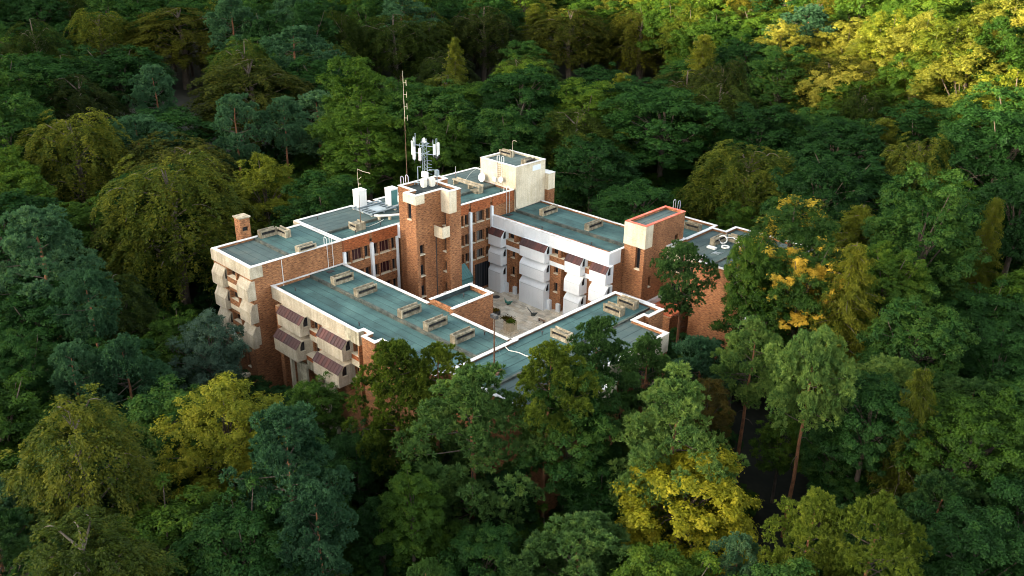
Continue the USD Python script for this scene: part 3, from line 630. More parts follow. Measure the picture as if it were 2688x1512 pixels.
# ---- antenna tower in the corner of the courtyard
holes = [(5.0, 5.9, 19.75, 20.45, CZ, -1.2), window('y', 19.3, 3.85, 4.55, 2.0, 4.02, depth=0.22, sill=True, frame='dark_metal')]
for z0, z1 in ((-2.45, -1.2), (-5.3, -4.0), (-8.1, -6.8), (-10.9, -9.6)):
    holes.append(window('x', 5.4, 19.75, 20.45, z0, z1, depth=0.4, frame='dark_metal'))
for z0, z1 in ((0.6, 2.3), (-2.8, -1.0), (-5.5, -4.1), (-8.4, -7.0)):
    holes.append(window('y', 23.4, 5.55, 6.1, z0, z1, depth=0.4, frame='dark_metal'))
block(TOWER, 4.60, 5.13, holes, base=CZ - 0.3, wall=0.28)
coping(TOWER, 5.2, width=0.36)
felt(TOWER.buffer(-0.3, join_style=2), 4.80, 'x', 1.1, 6.0, ['felt_dark'], 14)
part('concrete_cladding', MB().box(3.18, 5.52, 19.18, 19.298, 4.05, 5.12).box(5.402, 5.52, 19.3, 20.6, 4.05, 5.12).box(3.18, 3.298, 19.3, 20.5, 4.05, 5.12), 'concrete_cream')
part('concrete_cladding', MB().box(5.402, 6.92, 23.28, 23.398, 2.38, 5.12).box(6.802, 6.92, 23.4, 24.5, 2.38, 5.12), 'concrete_cream')
part('balcony', MB().box(5.402, 6.95, 22.05, 23.30, -0.55, -0.42).box(5.402, 6.95, 22.05, 22.17, -0.42, 0.85).box(6.83, 6.95, 22.17, 23.30, -0.42, 0.85), 'concrete_cream', label='corner balcony box of stained cream concrete on the tower')
part('downpipe', B(5.402, 5.46, 22.28, 22.40, CZ, -0.56), 'dark_metal')
part('wall', MB().box(6.802, 7.0, 24.6, 25.2, -13.5, -9.0), 'brick')
# teal sheet canopy beside the tower
cv = [(1.4, 27.6, -7.8), (3.05, 27.6, -9.27), (3.05, 30.8, -9.27), (1.4, 30.8, -7.8)]
cn = part('canopy', MB().add(cv + [(x, y, z - 0.08) for x, y, z in cv], [(0, 1, 2, 3), (7, 6, 5, 4), (0, 4, 5, 1), (1, 5, 6, 2), (2, 6, 7, 3), (3, 7, 4, 0)]).box(2.97, 3.05, 27.6, 30.8, -10.0, -9.28).box(1.4, 3.05, 30.72, 30.8, -10.0, -9.28), 'teal_metal')
for k in range(9):
    y = 27.65 + 0.39 * k
    part('seam', MB().tube([(1.4, y, -7.79), (3.06, y, -9.26)], 0.022, 4), 'teal_metal', str(cn.GetPath()))
part('wall', B(0.0, 1.4, 27.5, 30.8, CZ, -7.9), 'brick')

# ---- stair tower with the red coping
ST = Polygon([(20.9, 40.3), (24.02, 40.3), (24.02, 48.8), (20.9, 48.8)])
holes = [window('y', 40.3, 22.72, 23.45, -5.0, -2.1, depth=0.4, panes=1, frame='dark_metal'), window('x', 24.02, 46.9, 47.6, -3.1, -1.85, depth=0.4, frame='dark_metal'),
         window('x', 24.02, 41.6, 42.1, -7.6, -6.2, depth=0.4, frame='dark_metal')]
block(ST, 0.40, 0.86, holes, wall=0.26)
coping(ST, 0.93, width=0.34, material='coping_red', label='red painted coping of the stair tower')
felt(ST.buffer(-0.3, join_style=2), 0.56, 'y', 1.1, 8.0, FELT_GREY, 15)
part('concrete_cladding', MB().box(20.82, 24.12, 40.18, 40.298, -2.08, 0.85).box(24.022, 24.12, 40.3, 41.75, -2.08, 0.85), 'concrete_cream')
part('wall', B(20.9, 26.6, 39.4, 40.1, CZ, -8.75), 'white_paint', label='low white wall at the foot of the stair tower')
part('wall', B(24.05, 28.4, 40.6, 44.9, GZ, -10.2), 'brick')
part('tile_roof', B(24.6, 28.3, 40.9, 44.6, -10.19, -10.05), 'roof_tile_red')
part('coping', B(24.08, 24.5, 40.4, 44.9, -10.19, -9.5), 'coping_white')

# ---- wing at the far right
holes = []
for z0, z1 in ((-5.9, -4.7), (-9.0, -7.6)): holes.append(window('y', 45.05, 25.2, 26.6, z0, z1, panes=2)); holes.append(window('y', 45.05, 27.0, 28.6, z0, z1, panes=2))
block(RIGHT, -3.40, -2.90, holes)
coping(RIGHT, -2.83, width=0.36)
part('parapet', B(24.22, 24.5, 48.9, 55.5, -3.25, -2.90), 'brick')
part('coping', B(24.13, 24.59, 48.9, 55.1, -2.898, -2.82), 'coping_white')
ri = RIGHT.buffer(-0.26, join_style=2)
felt(ri.intersection(sbox(24.6, 43, 31.2, 58)), -3.20, 'y', 1.1, 8.0, FELT_GREY, 16)
felt(ri.intersection(sbox(31.3, 43, 38, 58)), -3.24, 'y', 1.1, 8.0, FELT_GREY, 17)
felt(ri.intersection(sbox(19, 48.9, 24.1, 57)), -3.20, 'y', 1.1, 8.0, FELT, 18)
part('roof_step', B(31.15, 31.33, 43.8, 57.6, -3.24, -3.08), 'felt_edge')
part('fascia_panel', B(24.06, 29.2, 44.93, 45.048, -4.5, -2.905), 'concrete_cream')
part('fascia_panel', MB().box(35.3, 38.1, 43.27, 43.398, -4.5, -2.905).box(38.002, 38.12, 43.4, 46.5, -4.5, -2.905), 'white_paint')
for z in (-7.4, -10.2): part('band', MB().box(36.9, 38.15, 43.2, 43.398, z - 1.3, z), 'white_paint')
part('cable', MB().tube([(24.1, 47.2, -2.6), (24.4, 47.0, -2.9), (24.45, 46.4, -3.15), (24.3, 45.8, -3.1)], 0.05, 6), 'coping_white')

# ---- roof ventilators
for x, y in ((4.62, 7.5), (9.15, 7.4), (16.75, 7.45), (20.9, 7.45), (24.95, 7.5)): vent('y', x - 0.45, x + 0.32, y, y + 2.68, -2.98)
for x, y in ((30.42, 15.75), (30.36, 24.3), (30.34, 26.75)): vent('x', x, x + 2.3, y, y + 0.85, -3.10)
vent('x', 33.6, 35.65, 11.45, 12.2, -3.24)
for x, y in ((4.75, 42.35), (13.1, 42.25)): vent('y', x - 0.4, x + 0.35, y, y + 3.1, -2.98)
vent('y', -8.1, -7.35, 5.75, 7.95, -0.12); vent('x', -7.7, -5.45, 7.98, 8.72, -0.12); vent('y', -1.0, -0.12, 6.4, 8.75, -0.20, h=0.75)
vent('x', -3.7, -2.1, 15.85, 17.3, -0.40)
vent('x', 21.3, 23.6, 53.2, 54.0, -3.2); vent('y', 27.3, 28.0, 50.1, 53.1, -3.2); vent('x', 28.2, 30.4, 53.0, 53.8, -3.2)
vent('x', -6.95, -4.5, 45.6, 46.4, 3.04, h=0.8); vent('y', -1.0, -0.1, 44.1, 46.2, 3.04, h=0.75)
br = part('roof_vent', MB().box(-8.2, -2.7, 37.35, 37.5, 0.55, 0.80).box(-8.2, -2.7, 38.2, 38.35, 0.55, 0.80).box(-8.2, -2.7, 37.5, 38.2, 0.55, 0.62).box(-8.1, -7.9, 37.4, 38.3, -0.12, 0.55).box(-5.0, -4.8, 37.4, 38.3, -0.12, 0.55).box(-2.95, -2.75, 37.4, 38.3, -0.40, 0.55),
          'vent_concrete', label='long raised concrete ventilator trough on posts behind the antenna tower')
part('rubble', MB().box(-4.4, -3.0, 37.2, 38.3, -0.39, -0.05), 'vent_top', str(br.GetPath()))
for x, y, z in ((14.7, 3.7, -3.25), (2.45, 3.9, -3.25), (25.7, 11.1, -2.97), (29.55, 15.5, -3.09), (17.4, 15.9, -2.97), (-1.8, 15.5, -0.39), (-2.0, 19.5, -0.39), (-1.2, 40.2, -0.39), (33.0, 19.5, -3.08), (8.0, 39.0, -3.27), (16.5, 39.2, -3.27), (-8.6, 14.6, -0.11)):
    part('vent_pipe', MB().tube([(x, y, z), (x, y, z + 0.38)], 0.06, 7).tube([(x - 0.13, y, z + 0.38), (x + 0.13, y, z + 0.38)], 0.05, 6), 'dark_metal')
for x, y, z in ((0.95, 9.6, -2.96), (0.6, 40.1, -3.26)): part('roof_hatch', MB().poly(sbox(x - 0.15, y - 0.45, x + 0.45, y + 0.4), z, z + 0.06), 'dark_metal')
# ------------------------------------------------------------------ the courtyard
yard = obj('courtyard', B(0.0, 28.4, 12.1, 37.7, CZ - 0.3, CZ - 0.03), 'felt_dark', label='pale paved courtyard enclosed by the building', kind='structure')
YP = str(yard.GetPath())
rng = np.random.default_rng(77)
rest = MB()
k = 0
for j, y in enumerate(np.arange(12.15, 37.6, 0.62)):
    x = 0.05 - (j % 2) * 0.45
    while x < 28.3:
        w = 0.9
        a, b = max(x, 0.05) + 0.012, min(x + w, 28.35) - 0.012
        dz = rng.uniform(-0.004, 0.008)
        if b - a > 0.1:
            seen = 26.2 < y < 37.0 and x < 14.6 and y > 26.2 + max(0, 6 - x) * 0.9
            if seen and k < 300:
                part('paving_slab', B(a, b, y + 0.012, y + 0.608, CZ - 0.029, CZ + dz), PAVE[int(rng.choice(5, p=[.3, .22, .24, .1, .14]))], YP); k += 1
            else:
                rest.box(a, b, y + 0.012, y + 0.608, CZ - 0.029, CZ + dz)
        x += w
tag(part('paving', rest, 'paving_0', YP), kind='stuff')

def sculpture(pts, radii, at, material, name, label):
    mb = MB().tube(pts, radii, 10)
    return mb
t = thing('sculpture', 'green bronze sculpture with upturned tail on the courtyard paving', 'sculpture', at=(6.35, 34.2, CZ), scale=0.62)
body = MB().tube([(-0.75, -0.3, 1.55), (-0.68, -0.24, 1.0), (-0.45, -0.12, 0.55), (0, 0, 0.42), (0.5, 0.1, 0.62), (0.95, 0.2, 0.95)], [0.03, 0.13, 0.30, 0.38, 0.36, 0.10], 10)
obj('body', body, 'bronze_green', t, smooth=True)
fin = trimesh.creation.icosphere(2); fin.apply_scale((0.75, 0.42, 0.12)); fin.apply_transform(trimesh.transformations.rotation_matrix(-0.5, (0, 1, 0))); fin.apply_translation((0.65, 0.15, 0.85))
obj('fin', MB().tm(fin), 'bronze_green', t, smooth=True)
obj('base', MB().tube([(0, 0, 0), (0, 0, 0.2)], [0.35, 0.28], 10), 'bronze_dark', t)
t = thing('sculpture', 'dark bronze sculpture with a long raised neck on the paving', 'sculpture', at=(11.1, 34.1, CZ), scale=0.62)
obj('body', MB().tube([(-0.3, 0.0, 0.28), (0.1, 0.1, 0.36), (0.55, 0.25, 0.5), (1.0, 0.45, 0.85)], [0.20, 0.34, 0.27, 0.09], 10), 'bronze_dark', t, smooth=True)
obj('neck', MB().tube([(-0.2, 0, 0.3), (-0.5, -0.1, 0.75), (-0.75, -0.25, 1.15), (-1.05, -0.35, 1.35), (-1.15, -0.35, 1.75)], [0.18, 0.11, 0.09, 0.09, 0.07], 8), 'bronze_dark', t, smooth=True)
obj('base', MB().tube([(0.05, 0.05, 0), (0.05, 0.05, 0.12)], [0.5, 0.42], 10), 'bronze_dark', t)

t = thing('planter', 'ribbed pale stone planter with red earth and green plants', 'planter', at=(12.35, 28.5, CZ))
pb = MB().box(-0.62, 0.62, -0.62, 0.62, 0.28, 1.55)
for q in np.linspace(-0.56, 0.56, 8):
    pb.tube([(q, -0.62, 0.3), (q, -0.62, 1.54)], 0.05, 6).tube([(0.62, q, 0.3), (0.62, q, 1.54)], 0.05, 6)
obj('box', pb, 'concrete_cream', t)
obj('step', MB().box(-1.0, 1.0, -1.0, 1.0, 0, 0.14).box(-0.85, 0.85, -0.85, 0.85, 0.14, 0.28), 'concrete_cream', t)
obj('earth', MB().box(-0.57, 0.57, -0.57, 0.57, 1.54, 1.62), 'soil', t)
rng = np.random.default_rng(5)
def tuft(n, spread, h, seed, size=0.2):
    r = np.random.default_rng(seed); p = r.normal(0, 1, (n, 3)) * (spread, spread, h * 0.3); p[:, 2] = np.abs(p[:, 2])
    d = r.normal(0, 1, (n, 3)); d[:, 2] = np.abs(d[:, 2]) + 0.3
    return leaf_quads(p, d, size, r)

def leaf_quads(p, nrm, size, r, aspect=0.62, axis=None):
    """Rhombic leaves: centres, normals, lengths."""
    nrm = nrm / (np.linalg.norm(nrm, axis=1, keepdims=True) + 1e-9)
    t = r.normal(0, 1, p.shape) if axis is None else axis
    t = t - nrm * (t * nrm).sum(1, keepdims=True); t /= np.linalg.norm(t, axis=1, keepdims=True) + 1e-9
    b = np.cross(nrm, t)
    L = (size * r.uniform(0.7, 1.3, len(p)))[:, None] * 0.5
    v = np.stack([p - t * L, p + b * L * aspect + nrm * L * 0.18, p + t * L, p - b * L * aspect + nrm * L * 0.18], 1).reshape(-1, 3)
    return v, np.arange(len(v)).reshape(-1, 4)

def quad_mesh(path, v, f, material):
    m = UsdGeom.Mesh.Define(stage, path)
    m.CreatePointsAttr(Vt.Vec3fArray.FromNumpy(np.ascontiguousarray(v, np.float32)))
    m.CreateFaceVertexCountsAttr(Vt.IntArray.FromNumpy(np.full(len(f), 4, np.int32)))
    m.CreateFaceVertexIndicesAttr(Vt.IntArray.FromNumpy(np.ascontiguousarray(f, np.int32).ravel()))
    m.CreateSubdivisionSchemeAttr('none')
    if material: UsdShade.MaterialBindingAPI.Apply(m.GetPrim()).Bind(MATS[material])
    return m.GetPrim()
for (x, y, m_, s) in ((-0.75, -0.1, 'leaf_brown', 6), (-0.15, 0.1, 'leaf_brown', 7), (0.45, -0.3, 'leaf_mid', 8)):
    v, f = tuft(260, 0.27, 0.55, s); quad_mesh(numbered(str(t.GetPath()) + '/plant'), v + (x, y, 1.6), f, m_)
t = thing('planter', 'small dark flower tub on a post beside the brick annex', 'planter', at=(8.5, 29.6, CZ))
obj('tub', MB().box(-0.5, 0.5, -0.5, 0.5, 0.75, 1.35), 'dark_metal', t); obj('post', B(-0.3, 0.3, -0.3, 0.3, 0, 0.75), 'concrete_cream', t)
v, f = tuft(240, 0.24, 0.4, 11); quad_mesh(str(t.GetPath()) + '/plant', v + (0, 0, 1.33), f, 'leaf_brown')
obj('manhole_cover', MB().tube([(3.4, 34.8, CZ + 0.012), (3.4, 34.8, CZ + 0.04)], 0.55, 20), 'dark_metal', label='round dark manhole cover in the courtyard paving', category='manhole cover')
t = thing('bench', 'low dark bench near the white wing, half behind the roof edge', 'bench', at=(13.3, 33.5, CZ), scale=0.7)
obj('seat', B(-0.8, 0.8, -0.22, 0.22, 0.40, 0.47), 'timber_frame', t)
for s in (-0.6, 0.6): obj('leg', B(s - 0.05, s + 0.05, -0.2, 0.2, 0.0, 0.40), 'dark_metal', t)

t = thing('pergola', 'dark slatted pergola at the foot of the near block', 'pergola', at=(1.2, -0.3, GZ))
for k in range(6): obj('beam', B(0.1 + 0.78 * k, 0.24 + 0.78 * k, -1.6, 3.4, 0.62, 0.80), 'dark_metal', t)
for y in (-1.2, 3.0): obj('rail', B(0.0, 4.4, y, y + 0.14, 0.44, 0.619), 'dark_metal', t)
for x, y in ((0.05, -1.19), (4.2, -1.19), (0.05, 3.01), (4.2, 3.01)): obj('post', B(x, x + 0.12, y, y + 0.12, 0, 0.44), 'dark_metal', t)
obj('terrace', B(0.9, 6.2, -2.4, 3.2, GZ - 0.2, GZ + 0.09), 'paving_3', label='dim paved terrace below the pergola', kind='structure')

# ------------------------------------------------------------------ antennas and other things on the roofs
def panel_antenna(parent, c, ang, h, w=0.34, d=0.16):
    """A sector panel on its own pipe, facing outwards at the angle."""
    u = np.array([math.cos(ang), math.sin(ang), 0]); s = np.array([-u[1], u[0], 0]); c = np.array(c)
    b = m3.Manifold.cube([d - 0.06, w - 0.06, h - 0.06], True)
    b = m3.Manifold.hull(m3.Manifold.batch_boolean([m3.Manifold.sphere(0.04, 8).translate([sx * (d / 2 - .04), sy * (w / 2 - .04), sz * (h / 2 - .04)]) for sx in (-1, 1) for sy in (-1, 1) for sz in (-1, 1)], m3.OpType.Add))
    v, f = meshkit.arrays(b)[:2]
    p = obj('panel_antenna', (np.c_[v[:, 0:1] * u + v[:, 1:2] * s] + c + np.array([0, 0, 1.0]) * v[:, 2:3], f), 'white_plastic', parent, smooth=40)
    back = c - u * 0.2
    obj('pipe', MB().tube([back + (0, 0, -h / 2 - 0.25), back + (0, 0, h / 2 + 0.55)], 0.04, 6), 'steel', str(p.GetPath()))
    obj('bracket', MB().tube([back + (0, 0, h * 0.3), c + (0, 0, h * 0.3)], 0.035, 5).tube([back - (0, 0, h * 0.3), c - (0, 0, h * 0.3)], 0.035, 5), 'steel', str(p.GetPath()))
    obj('cable_tail', MB().tube([c + (0, 0, -h / 2), c + (0, 0, -h / 2 - 0.18), back + (0, 0, -h / 2 - 0.5)], 0.03, 5), 'dark_metal', str(p.GetPath()))

mast = thing('antenna_mast', 'steel lattice mast with ring of white panel antennas on the tower', 'antenna mast', at=(1.9, 23.85, 4.82))
MT = str(mast.GetPath())
lat = MB(); legs = [(0.38 * math.cos(a), 0.38 * math.sin(a)) for a in (0.5, 2.6, 4.7)]
for x, y in legs: lat.tube([(x, y, 0), (x * 0.8, y * 0.8, 5.9)], 0.036, 6)
obj('legs', lat, 'steel', MT)
br_ = MB()
for k in range(11):
    z0, z1 = 0.3 + 0.5 * k, 0.8 + 0.5 * k
    for i in range(3):
        a, b = legs[i], legs[(i + 1) % 3]
        s0, s1 = 1 - 0.034 * z0, 1 - 0.034 * z1
        br_.tube([(a[0] * s0, a[1] * s0, z0), (b[0] * s1, b[1] * s1, z1)], 0.019, 5)
obj('bracing', br_, 'steel', MT)
rg = MB()
for k in range(6): rg.tube([(0.25, 0.1, 1.1 + 0.42 * k), (0.95, 0.35, 1.1 + 0.42 * k)], 0.03, 5)
obj('climbing_rungs', rg, 'steel', MT)
obj('head_frame', MB().tube([(-1.2, -0.5, 5.0), (1.3, 0.5, 5.0)], 0.05, 6).tube([(-1.2, -0.5, 4.0), (1.3, 0.5, 4.0)], 0.05, 6).tube([(0.55, -1.2, 5.0), (-0.5, 1.2, 5.0)], 0.05, 6).tube([(0.55, -1.2, 4.0), (-0.5, 1.2, 4.0)], 0.05, 6)
    .tube([(-0.6, 0.0, 5.35), (0.6, 0.2, 5.35)], 0.05, 6).tube([(0.0, 0.5, 5.3), (0.2, -0.5, 5.3)], 0.05, 6), 'steel', MT)
obj('head_unit', MB().tube([(0, 0, 5.5), (0, 0, 5.95)], [0.22, 0.14], 8).box(-0.3, 0.3, -0.12, 0.12, 5.45, 5.6), 'white_plastic', MT)
for (dx, dy, zc, hh, ang) in ((-0.35, -1.35, 4.25, 1.55, -0.95), (0.45, -1.1, 4.2, 1.5, -0.75), (-1.25, -0.9, 4.65, 1.75, -2.0), (-1.55, -0.35, 4.75, 2.1, -2.5), (1.35, 0.95, 4.6, 1.6, 0.75), (1.05, 1.4, 4.6, 1.5, 1.3), (1.55, 0.3, 4.75, 1.3, 0.2)):
    panel_antenna(MT, (dx, dy, zc), ang, hh)
obj('cabinet', MB().box(0.5, 1.15, -1.25, -0.65, 0.35, 1.15).box(0.55, 1.1, -1.2, -0.7, 0.15, 0.35), 'cream_plastic', MT)
obj('cabinet', MB().box(1.05, 1.65, -0.35, 0.25, 0.4, 1.2).box(1.1, 1.6, -0.3, 0.2, 0.2, 0.4), 'cream_plastic', MT)
obj('radio_unit', MB().box(-0.1, 0.65, -0.55, 0.0, 1.15, 1.8), 'white_plastic', MT)
obj('support_frame', MB().tube([(-0.75, -0.55, 0), (-0.75, -0.55, 2.3), (-0.3, -0.4, 2.35)], 0.06, 6).tube([(1.2, 0.9, 0), (1.2, 0.9, 2.0), (0.4, 0.3, 2.0)], 0.06, 6).tube([(-1.0, -0.9, 0.35), (-0.3, -0.6, 0.35)], 0.07, 6).tube([(-1.0, -0.9, 0.0), (-1.0, -0.9, 0.35)], 0.06, 6)
    .box(0.95, 1.4, 0.7, 1.1, 1.3, 2.0), 'steel', MT)

def whip(name, label, at, h, low, material_low, material_high, stubs, r=0.032):
    t = thing(name, label, 'antenna', at=at)
    obj('pole', MB().tube([(0, 0, 0), (0.0, 0, low)], [r * 1.5, r], 6), material_low, t)
    if h > low: obj('rod', MB().tube([(0, 0, low), (0, 0, h)], [r, r * 0.6], 6), material_high, t)
    for z, dx, dz in stubs:
        obj('stub', MB().tube([(0, 0, z), (dx * 0.73, dx * 0.68, z)], 0.025, 5).tube([(dx * 0.73, dx * 0.68, z - dz), (dx * 0.73, dx * 0.68, z + dz)], 0.025, 5), material_high, t)
    return t
whip('whip_antenna', 'very tall thin whip antenna behind the tower handrail', (0.25, 22.3, 4.9), 13.9, 7.9, 'rust', 'concrete_cream', ((8.3, 0.35, 0.35), (9.7, 0.35, 0.35), (11.1, 0.35, 0.35), (12.5, 0.35, 0.35)), r=0.036)
t = whip('whip_antenna', 'crooked aerial pole standing on a roof ventilator near two white cabinets', (-2.55, 16.9, 0.45), 6.9, 3.6, 'rust', 'concrete_cream', ((5.0, 0.3, 0.05),))
obj('boom', MB().tube([(0, 0, 6.9), (0.5, 0.45, 6.6), (1.2, 1.0, 6.4)], 0.035, 5).tube([(0.05, 0.05, 5.6), (0.3, 0.3, 5.9)], 0.03, 5), 'concrete_cream', t)
whip('whip_antenna', 'short thin aerial pole on the roof behind the ventilator trough', (-8.5, 38.2, -0.12), 2.5, 1.6, 'rust', 'coping_white', ())
t = whip('whip_antenna', 'hooked thin pole on the roof of the cream plant room', (-4.45, 45.85, 3.04), 2.4, 1.2, 'concrete_cream', 'concrete_cream', ())
obj('hook', MB().tube([(0, 0, 2.4), (0.2, 0.2, 2.5), (0.42, 0.4, 2.42), (0.45, 0.42, 2.3)], 0.035, 5), 'concrete_cream', t)
t = whip('lightning_mast', 'slim dark mast with top box and weighted foot at front roof corner', (31.45, 6.8, -3.08), 5.5, 5.4, 'rust', 'rust', ((1.1, 0.18, 0.02), (2.3, 0.18, 0.02), (3.5, 0.18, 0.02), (4.6, 0.18, 0.02)), r=0.06)
obj('foot', MB().box(-0.7, 0.9, -0.5, -0.2, 0, 0.22).box(-0.7, 0.9, 0.15, 0.45, 0, 0.22).box(-0.25, 0.3, -0.6, 0.6, 0.22, 0.30), 'rust', t)
obj('top_box', MB().box(-0.35, 0.35, -0.18, 0.18, 5.45, 5.8), 'dark_metal', t)
obj('guy_wire', MB().tube([(0, 0, 3.6), (-1.6, 2.4, 0.2)], 0.012, 4), 'steel', t)

def dish(label, at, r, face=(0, -1, 0.25)):
    t = thing('satellite_dish', label, 'satellite dish', at=at)
    n = np.array(face, float); n /= np.linalg.norm(n); u = np.cross(n, (0, 0, 1.0)); u /= np.linalg.norm(u); w = np.cross(u, n)
    rr = np.linspace(0, 1, 6); a = np.linspace(0, 2 * np.pi, 22, endpoint=False); vs = []
    for side in (0, 0.025):
        for q in rr: vs += [u * (q * r * math.cos(x)) + w * (q * r * math.sin(x)) + n * (0.28 * r * q * q + side) for x in a]
    f = []
    for s in range(2):
        for i in range(5):
            for k in range(22):
                q = [s * 132 + i * 22 + k, s * 132 + (i + 1) * 22 + k, s * 132 + (i + 1) * 22 + (k + 1) % 22, s * 132 + i * 22 + (k + 1) % 22]
                f.append(q if s else q[::-1])
    for k in range(22): f.append([110 + k, 110 + (k + 1) % 22, 242 + (k + 1) % 22, 242 + k])
    obj('reflector', MB().add(np.array(vs), f), 'white_plastic', t, smooth=40)
    obj('arm', MB().tube([-n * 0.02 - w * r * 0.2, -n * 0.3 - w * r * 0.3], 0.04, 6).tube([-w * r, n * r * 0.8 - w * r * 0.1], 0.02, 5), 'steel', t)
    obj('feed', MB().tube([n * r * 0.75 - w * r * 0.15, n * r * 0.9 - w * r * 0.05], 0.05, 6), 'dark_metal', t)
dish('large white satellite dish on the cream plant room wall', (-6.0, 41.3, 0.6), 0.68)
dish('smaller white satellite dish on the cream plant room wall beside the ladder', (-2.2, 41.35, 1.05), 0.42)
t = thing('wall_box', 'small square white box on the cream plant room wall between dishes', 'junction box', at=(-3.85, 41.7, 0.7))
obj('housing', B(-0.3, 0.3, -0.18, 0.0, -0.32, 0.32), 'white_plastic', t); obj('conduit', MB().tube([(0, -0.05, -0.32), (0, -0.05, -1.0)], 0.03, 5), 'steel', t)

def cabinet(label, at, w, d, h, door):
    t = thing('equipment_cabinet', label, 'equipment cabinet', at=at)
    obj('housing', B(-w / 2, w / 2, -d / 2, d / 2, 0.12, h), 'white_plastic', t)
    obj('roof_cap', B(-w / 2 - 0.04, w / 2 + 0.04, -d / 2 - 0.04, d / 2 + 0.04, h + 0.002, h + 0.07), 'white_plastic', t)
    obj('door', B(w / 2 + 0.002, w / 2 + 0.03, -d / 2 + 0.12, d / 2 - 0.1, 0.3, h - 0.15), door, t)
    obj('plinth', B(-w / 2 + 0.05, w / 2 - 0.05, -d / 2 + 0.05, d / 2 - 0.05, 0, 0.118), 'steel', t)
cabinet('tall white equipment cabinet nearest the chimney on the back roof', (-8.6, 21.3, -0.05), 1.25, 1.3, 2.45, 'white_plastic')
cabinet('tall white equipment cabinet with a teal side beside the tower', (-6.2, 24.7, -0.05), 1.2, 1.25, 2.5, 'teal_metal')
t = thing('equipment_box', 'small white box on a post between the tower and the cabinets', 'equipment box', at=(-4.6, 25.0, -0.1))
obj('housing', B(-0.4, 0.4, -0.25, 0.25, 0.95, 1.75), 'white_plastic', t); obj('post', B(-0.08, 0.08, -0.08, 0.08, 0, 0.95), 'steel', t)
t = thing('steel_platform', 'pale steel grid platform between the white cabinets on the back roof', 'platform', at=(0, 0, 0))
for x in np.linspace(-8.6, -4.9, 6): obj('beam', B(x - 0.09, x + 0.09, 20.2, 24.3, 0.16, 0.30), 'steel', t)
for y in (20.2, 22.2, 24.2): obj('beam', B(-8.9, -4.6, y - 0.08, y + 0.08, 0.02, 0.158), 'steel', t)
obj('grating', B(-6.9, -5.0, 21.2, 22.9, 0.302, 0.33), 'steel', t)
for x, y in ((-8.7, 20.3), (-4.8, 20.3), (-8.7, 24.1), (-4.8, 24.1), (-6.7, 20.3)): obj('foot', B(x - 0.12, x + 0.12, y - 0.12, y + 0.12, -0.39, 0.02), 'concrete_cream', t)
t = thing('cable_tray', 'white cable tray on short blocks leading to the brick tower', 'cable tray', at=(0, 0, 0))
obj('tray', MB().tube([(-4.3, 20.3, 0.12), (-3.6, 20.7, 0.16), (-2.9, 21.6, 0.18), (-2.3, 23.0, 0.14), (0.4, 24.4, 0.1)], 0.17, 4), 'white_plastic', t)
for x, y in ((-3.7, 20.6), (-2.9, 21.7), (-2.2, 23.0)): obj('block', B(x - 0.14, x + 0.14, y - 0.14, y + 0.14, -0.39, 0.02), 'concrete_cream', t)
obj('cable', MB().tube([(-3.3, 17.2, -0.35), (-2.6, 18.2, -0.36), (-2.8, 19.6, -0.35), (-3.0, 20.8, -0.2)], 0.035, 5), 'cream_plastic', label='loose pale cable lying on the back roof by the aerial pole', category='cable')
obj('cable', MB().tube([(29.1, 10.6, -2.82), (29.6, 10.6, -3.05), (30.6, 11.0, -3.07), (31.6, 11.0, -3.06), (32.4, 11.6, -3.07)], 0.045, 5), 'cream_plastic', label='pale cable snaking from the parapet across the front roof', category='cable')
obj('cable', MB().tube([(-7.2, 38.6, 0.1), (-8.2, 41.0, 0.9), (-8.8, 44.6, 1.6), (-7.1, 45.0, 2.4)], 0.02, 4), 'cream_plastic', label='slack wire hanging behind the long ventilator trough', category='cable')

def ladder(label, at, w, side, down, up=0.95, rungs=True, material='coping_white'):
    """Two hooped handrails above the parapet and, if down > 0, a ladder below. side 'x': on a wall facing +x; 'y': on a wall facing -y."""
    t = thing('roof_ladder', label, 'ladder', at=at)
    tr = (lambda a, d, z: (d, a, z)) if side == 'x' else (lambda a, d, z: (a, -d, z))
    for a in (-w / 2, w / 2):
        hoop = [tr(a, 0.14, -max(down, 0.1)), tr(a, 0.14, up * 0.75)] + [tr(a, 0.14 - 0.26 * (1 - math.cos(q)), up * 0.75 + 0.25 * math.sin(q)) for q in np.linspace(0.3, math.pi, 7)] + [tr(a, -0.38, -0.05)]
        obj('rail', MB().tube(hoop, 0.038, 6), material, t)
    if rungs:
        for z in np.arange(-down + 0.25, 0.05, 0.3): obj('rung', MB().tube([tr(-w / 2, 0.14, z), tr(w / 2, 0.14, z)], 0.022, 5), 'rust', t)
    return t
ladder('rusty ladder with white hoops on the near block above the front roof', (0.0, 10.35, 0.0), 0.72, 'x', 2.85)
ladder('ladder with white rails down the brick wall beside the plant room', (0.0, 40.35, 0.0), 0.6, 'x', 3.2, up=0.6)
ladder('pair of white hoop handrails on the antenna tower', (0.55, 21.75, 5.2), 0.75, 'x', 0.1, rungs=False)
ladder('pair of white hoop handrails on the cream plant room', (-2.9, 41.75, 3.35), 0.85, 'y', 3.2, rungs=True)
t = ladder('pair of thin hoop handrails behind the red coping', (22.55, 48.8, 0.93), 0.7, 'y', 0.1, up=1.15, rungs=False, material='steel')
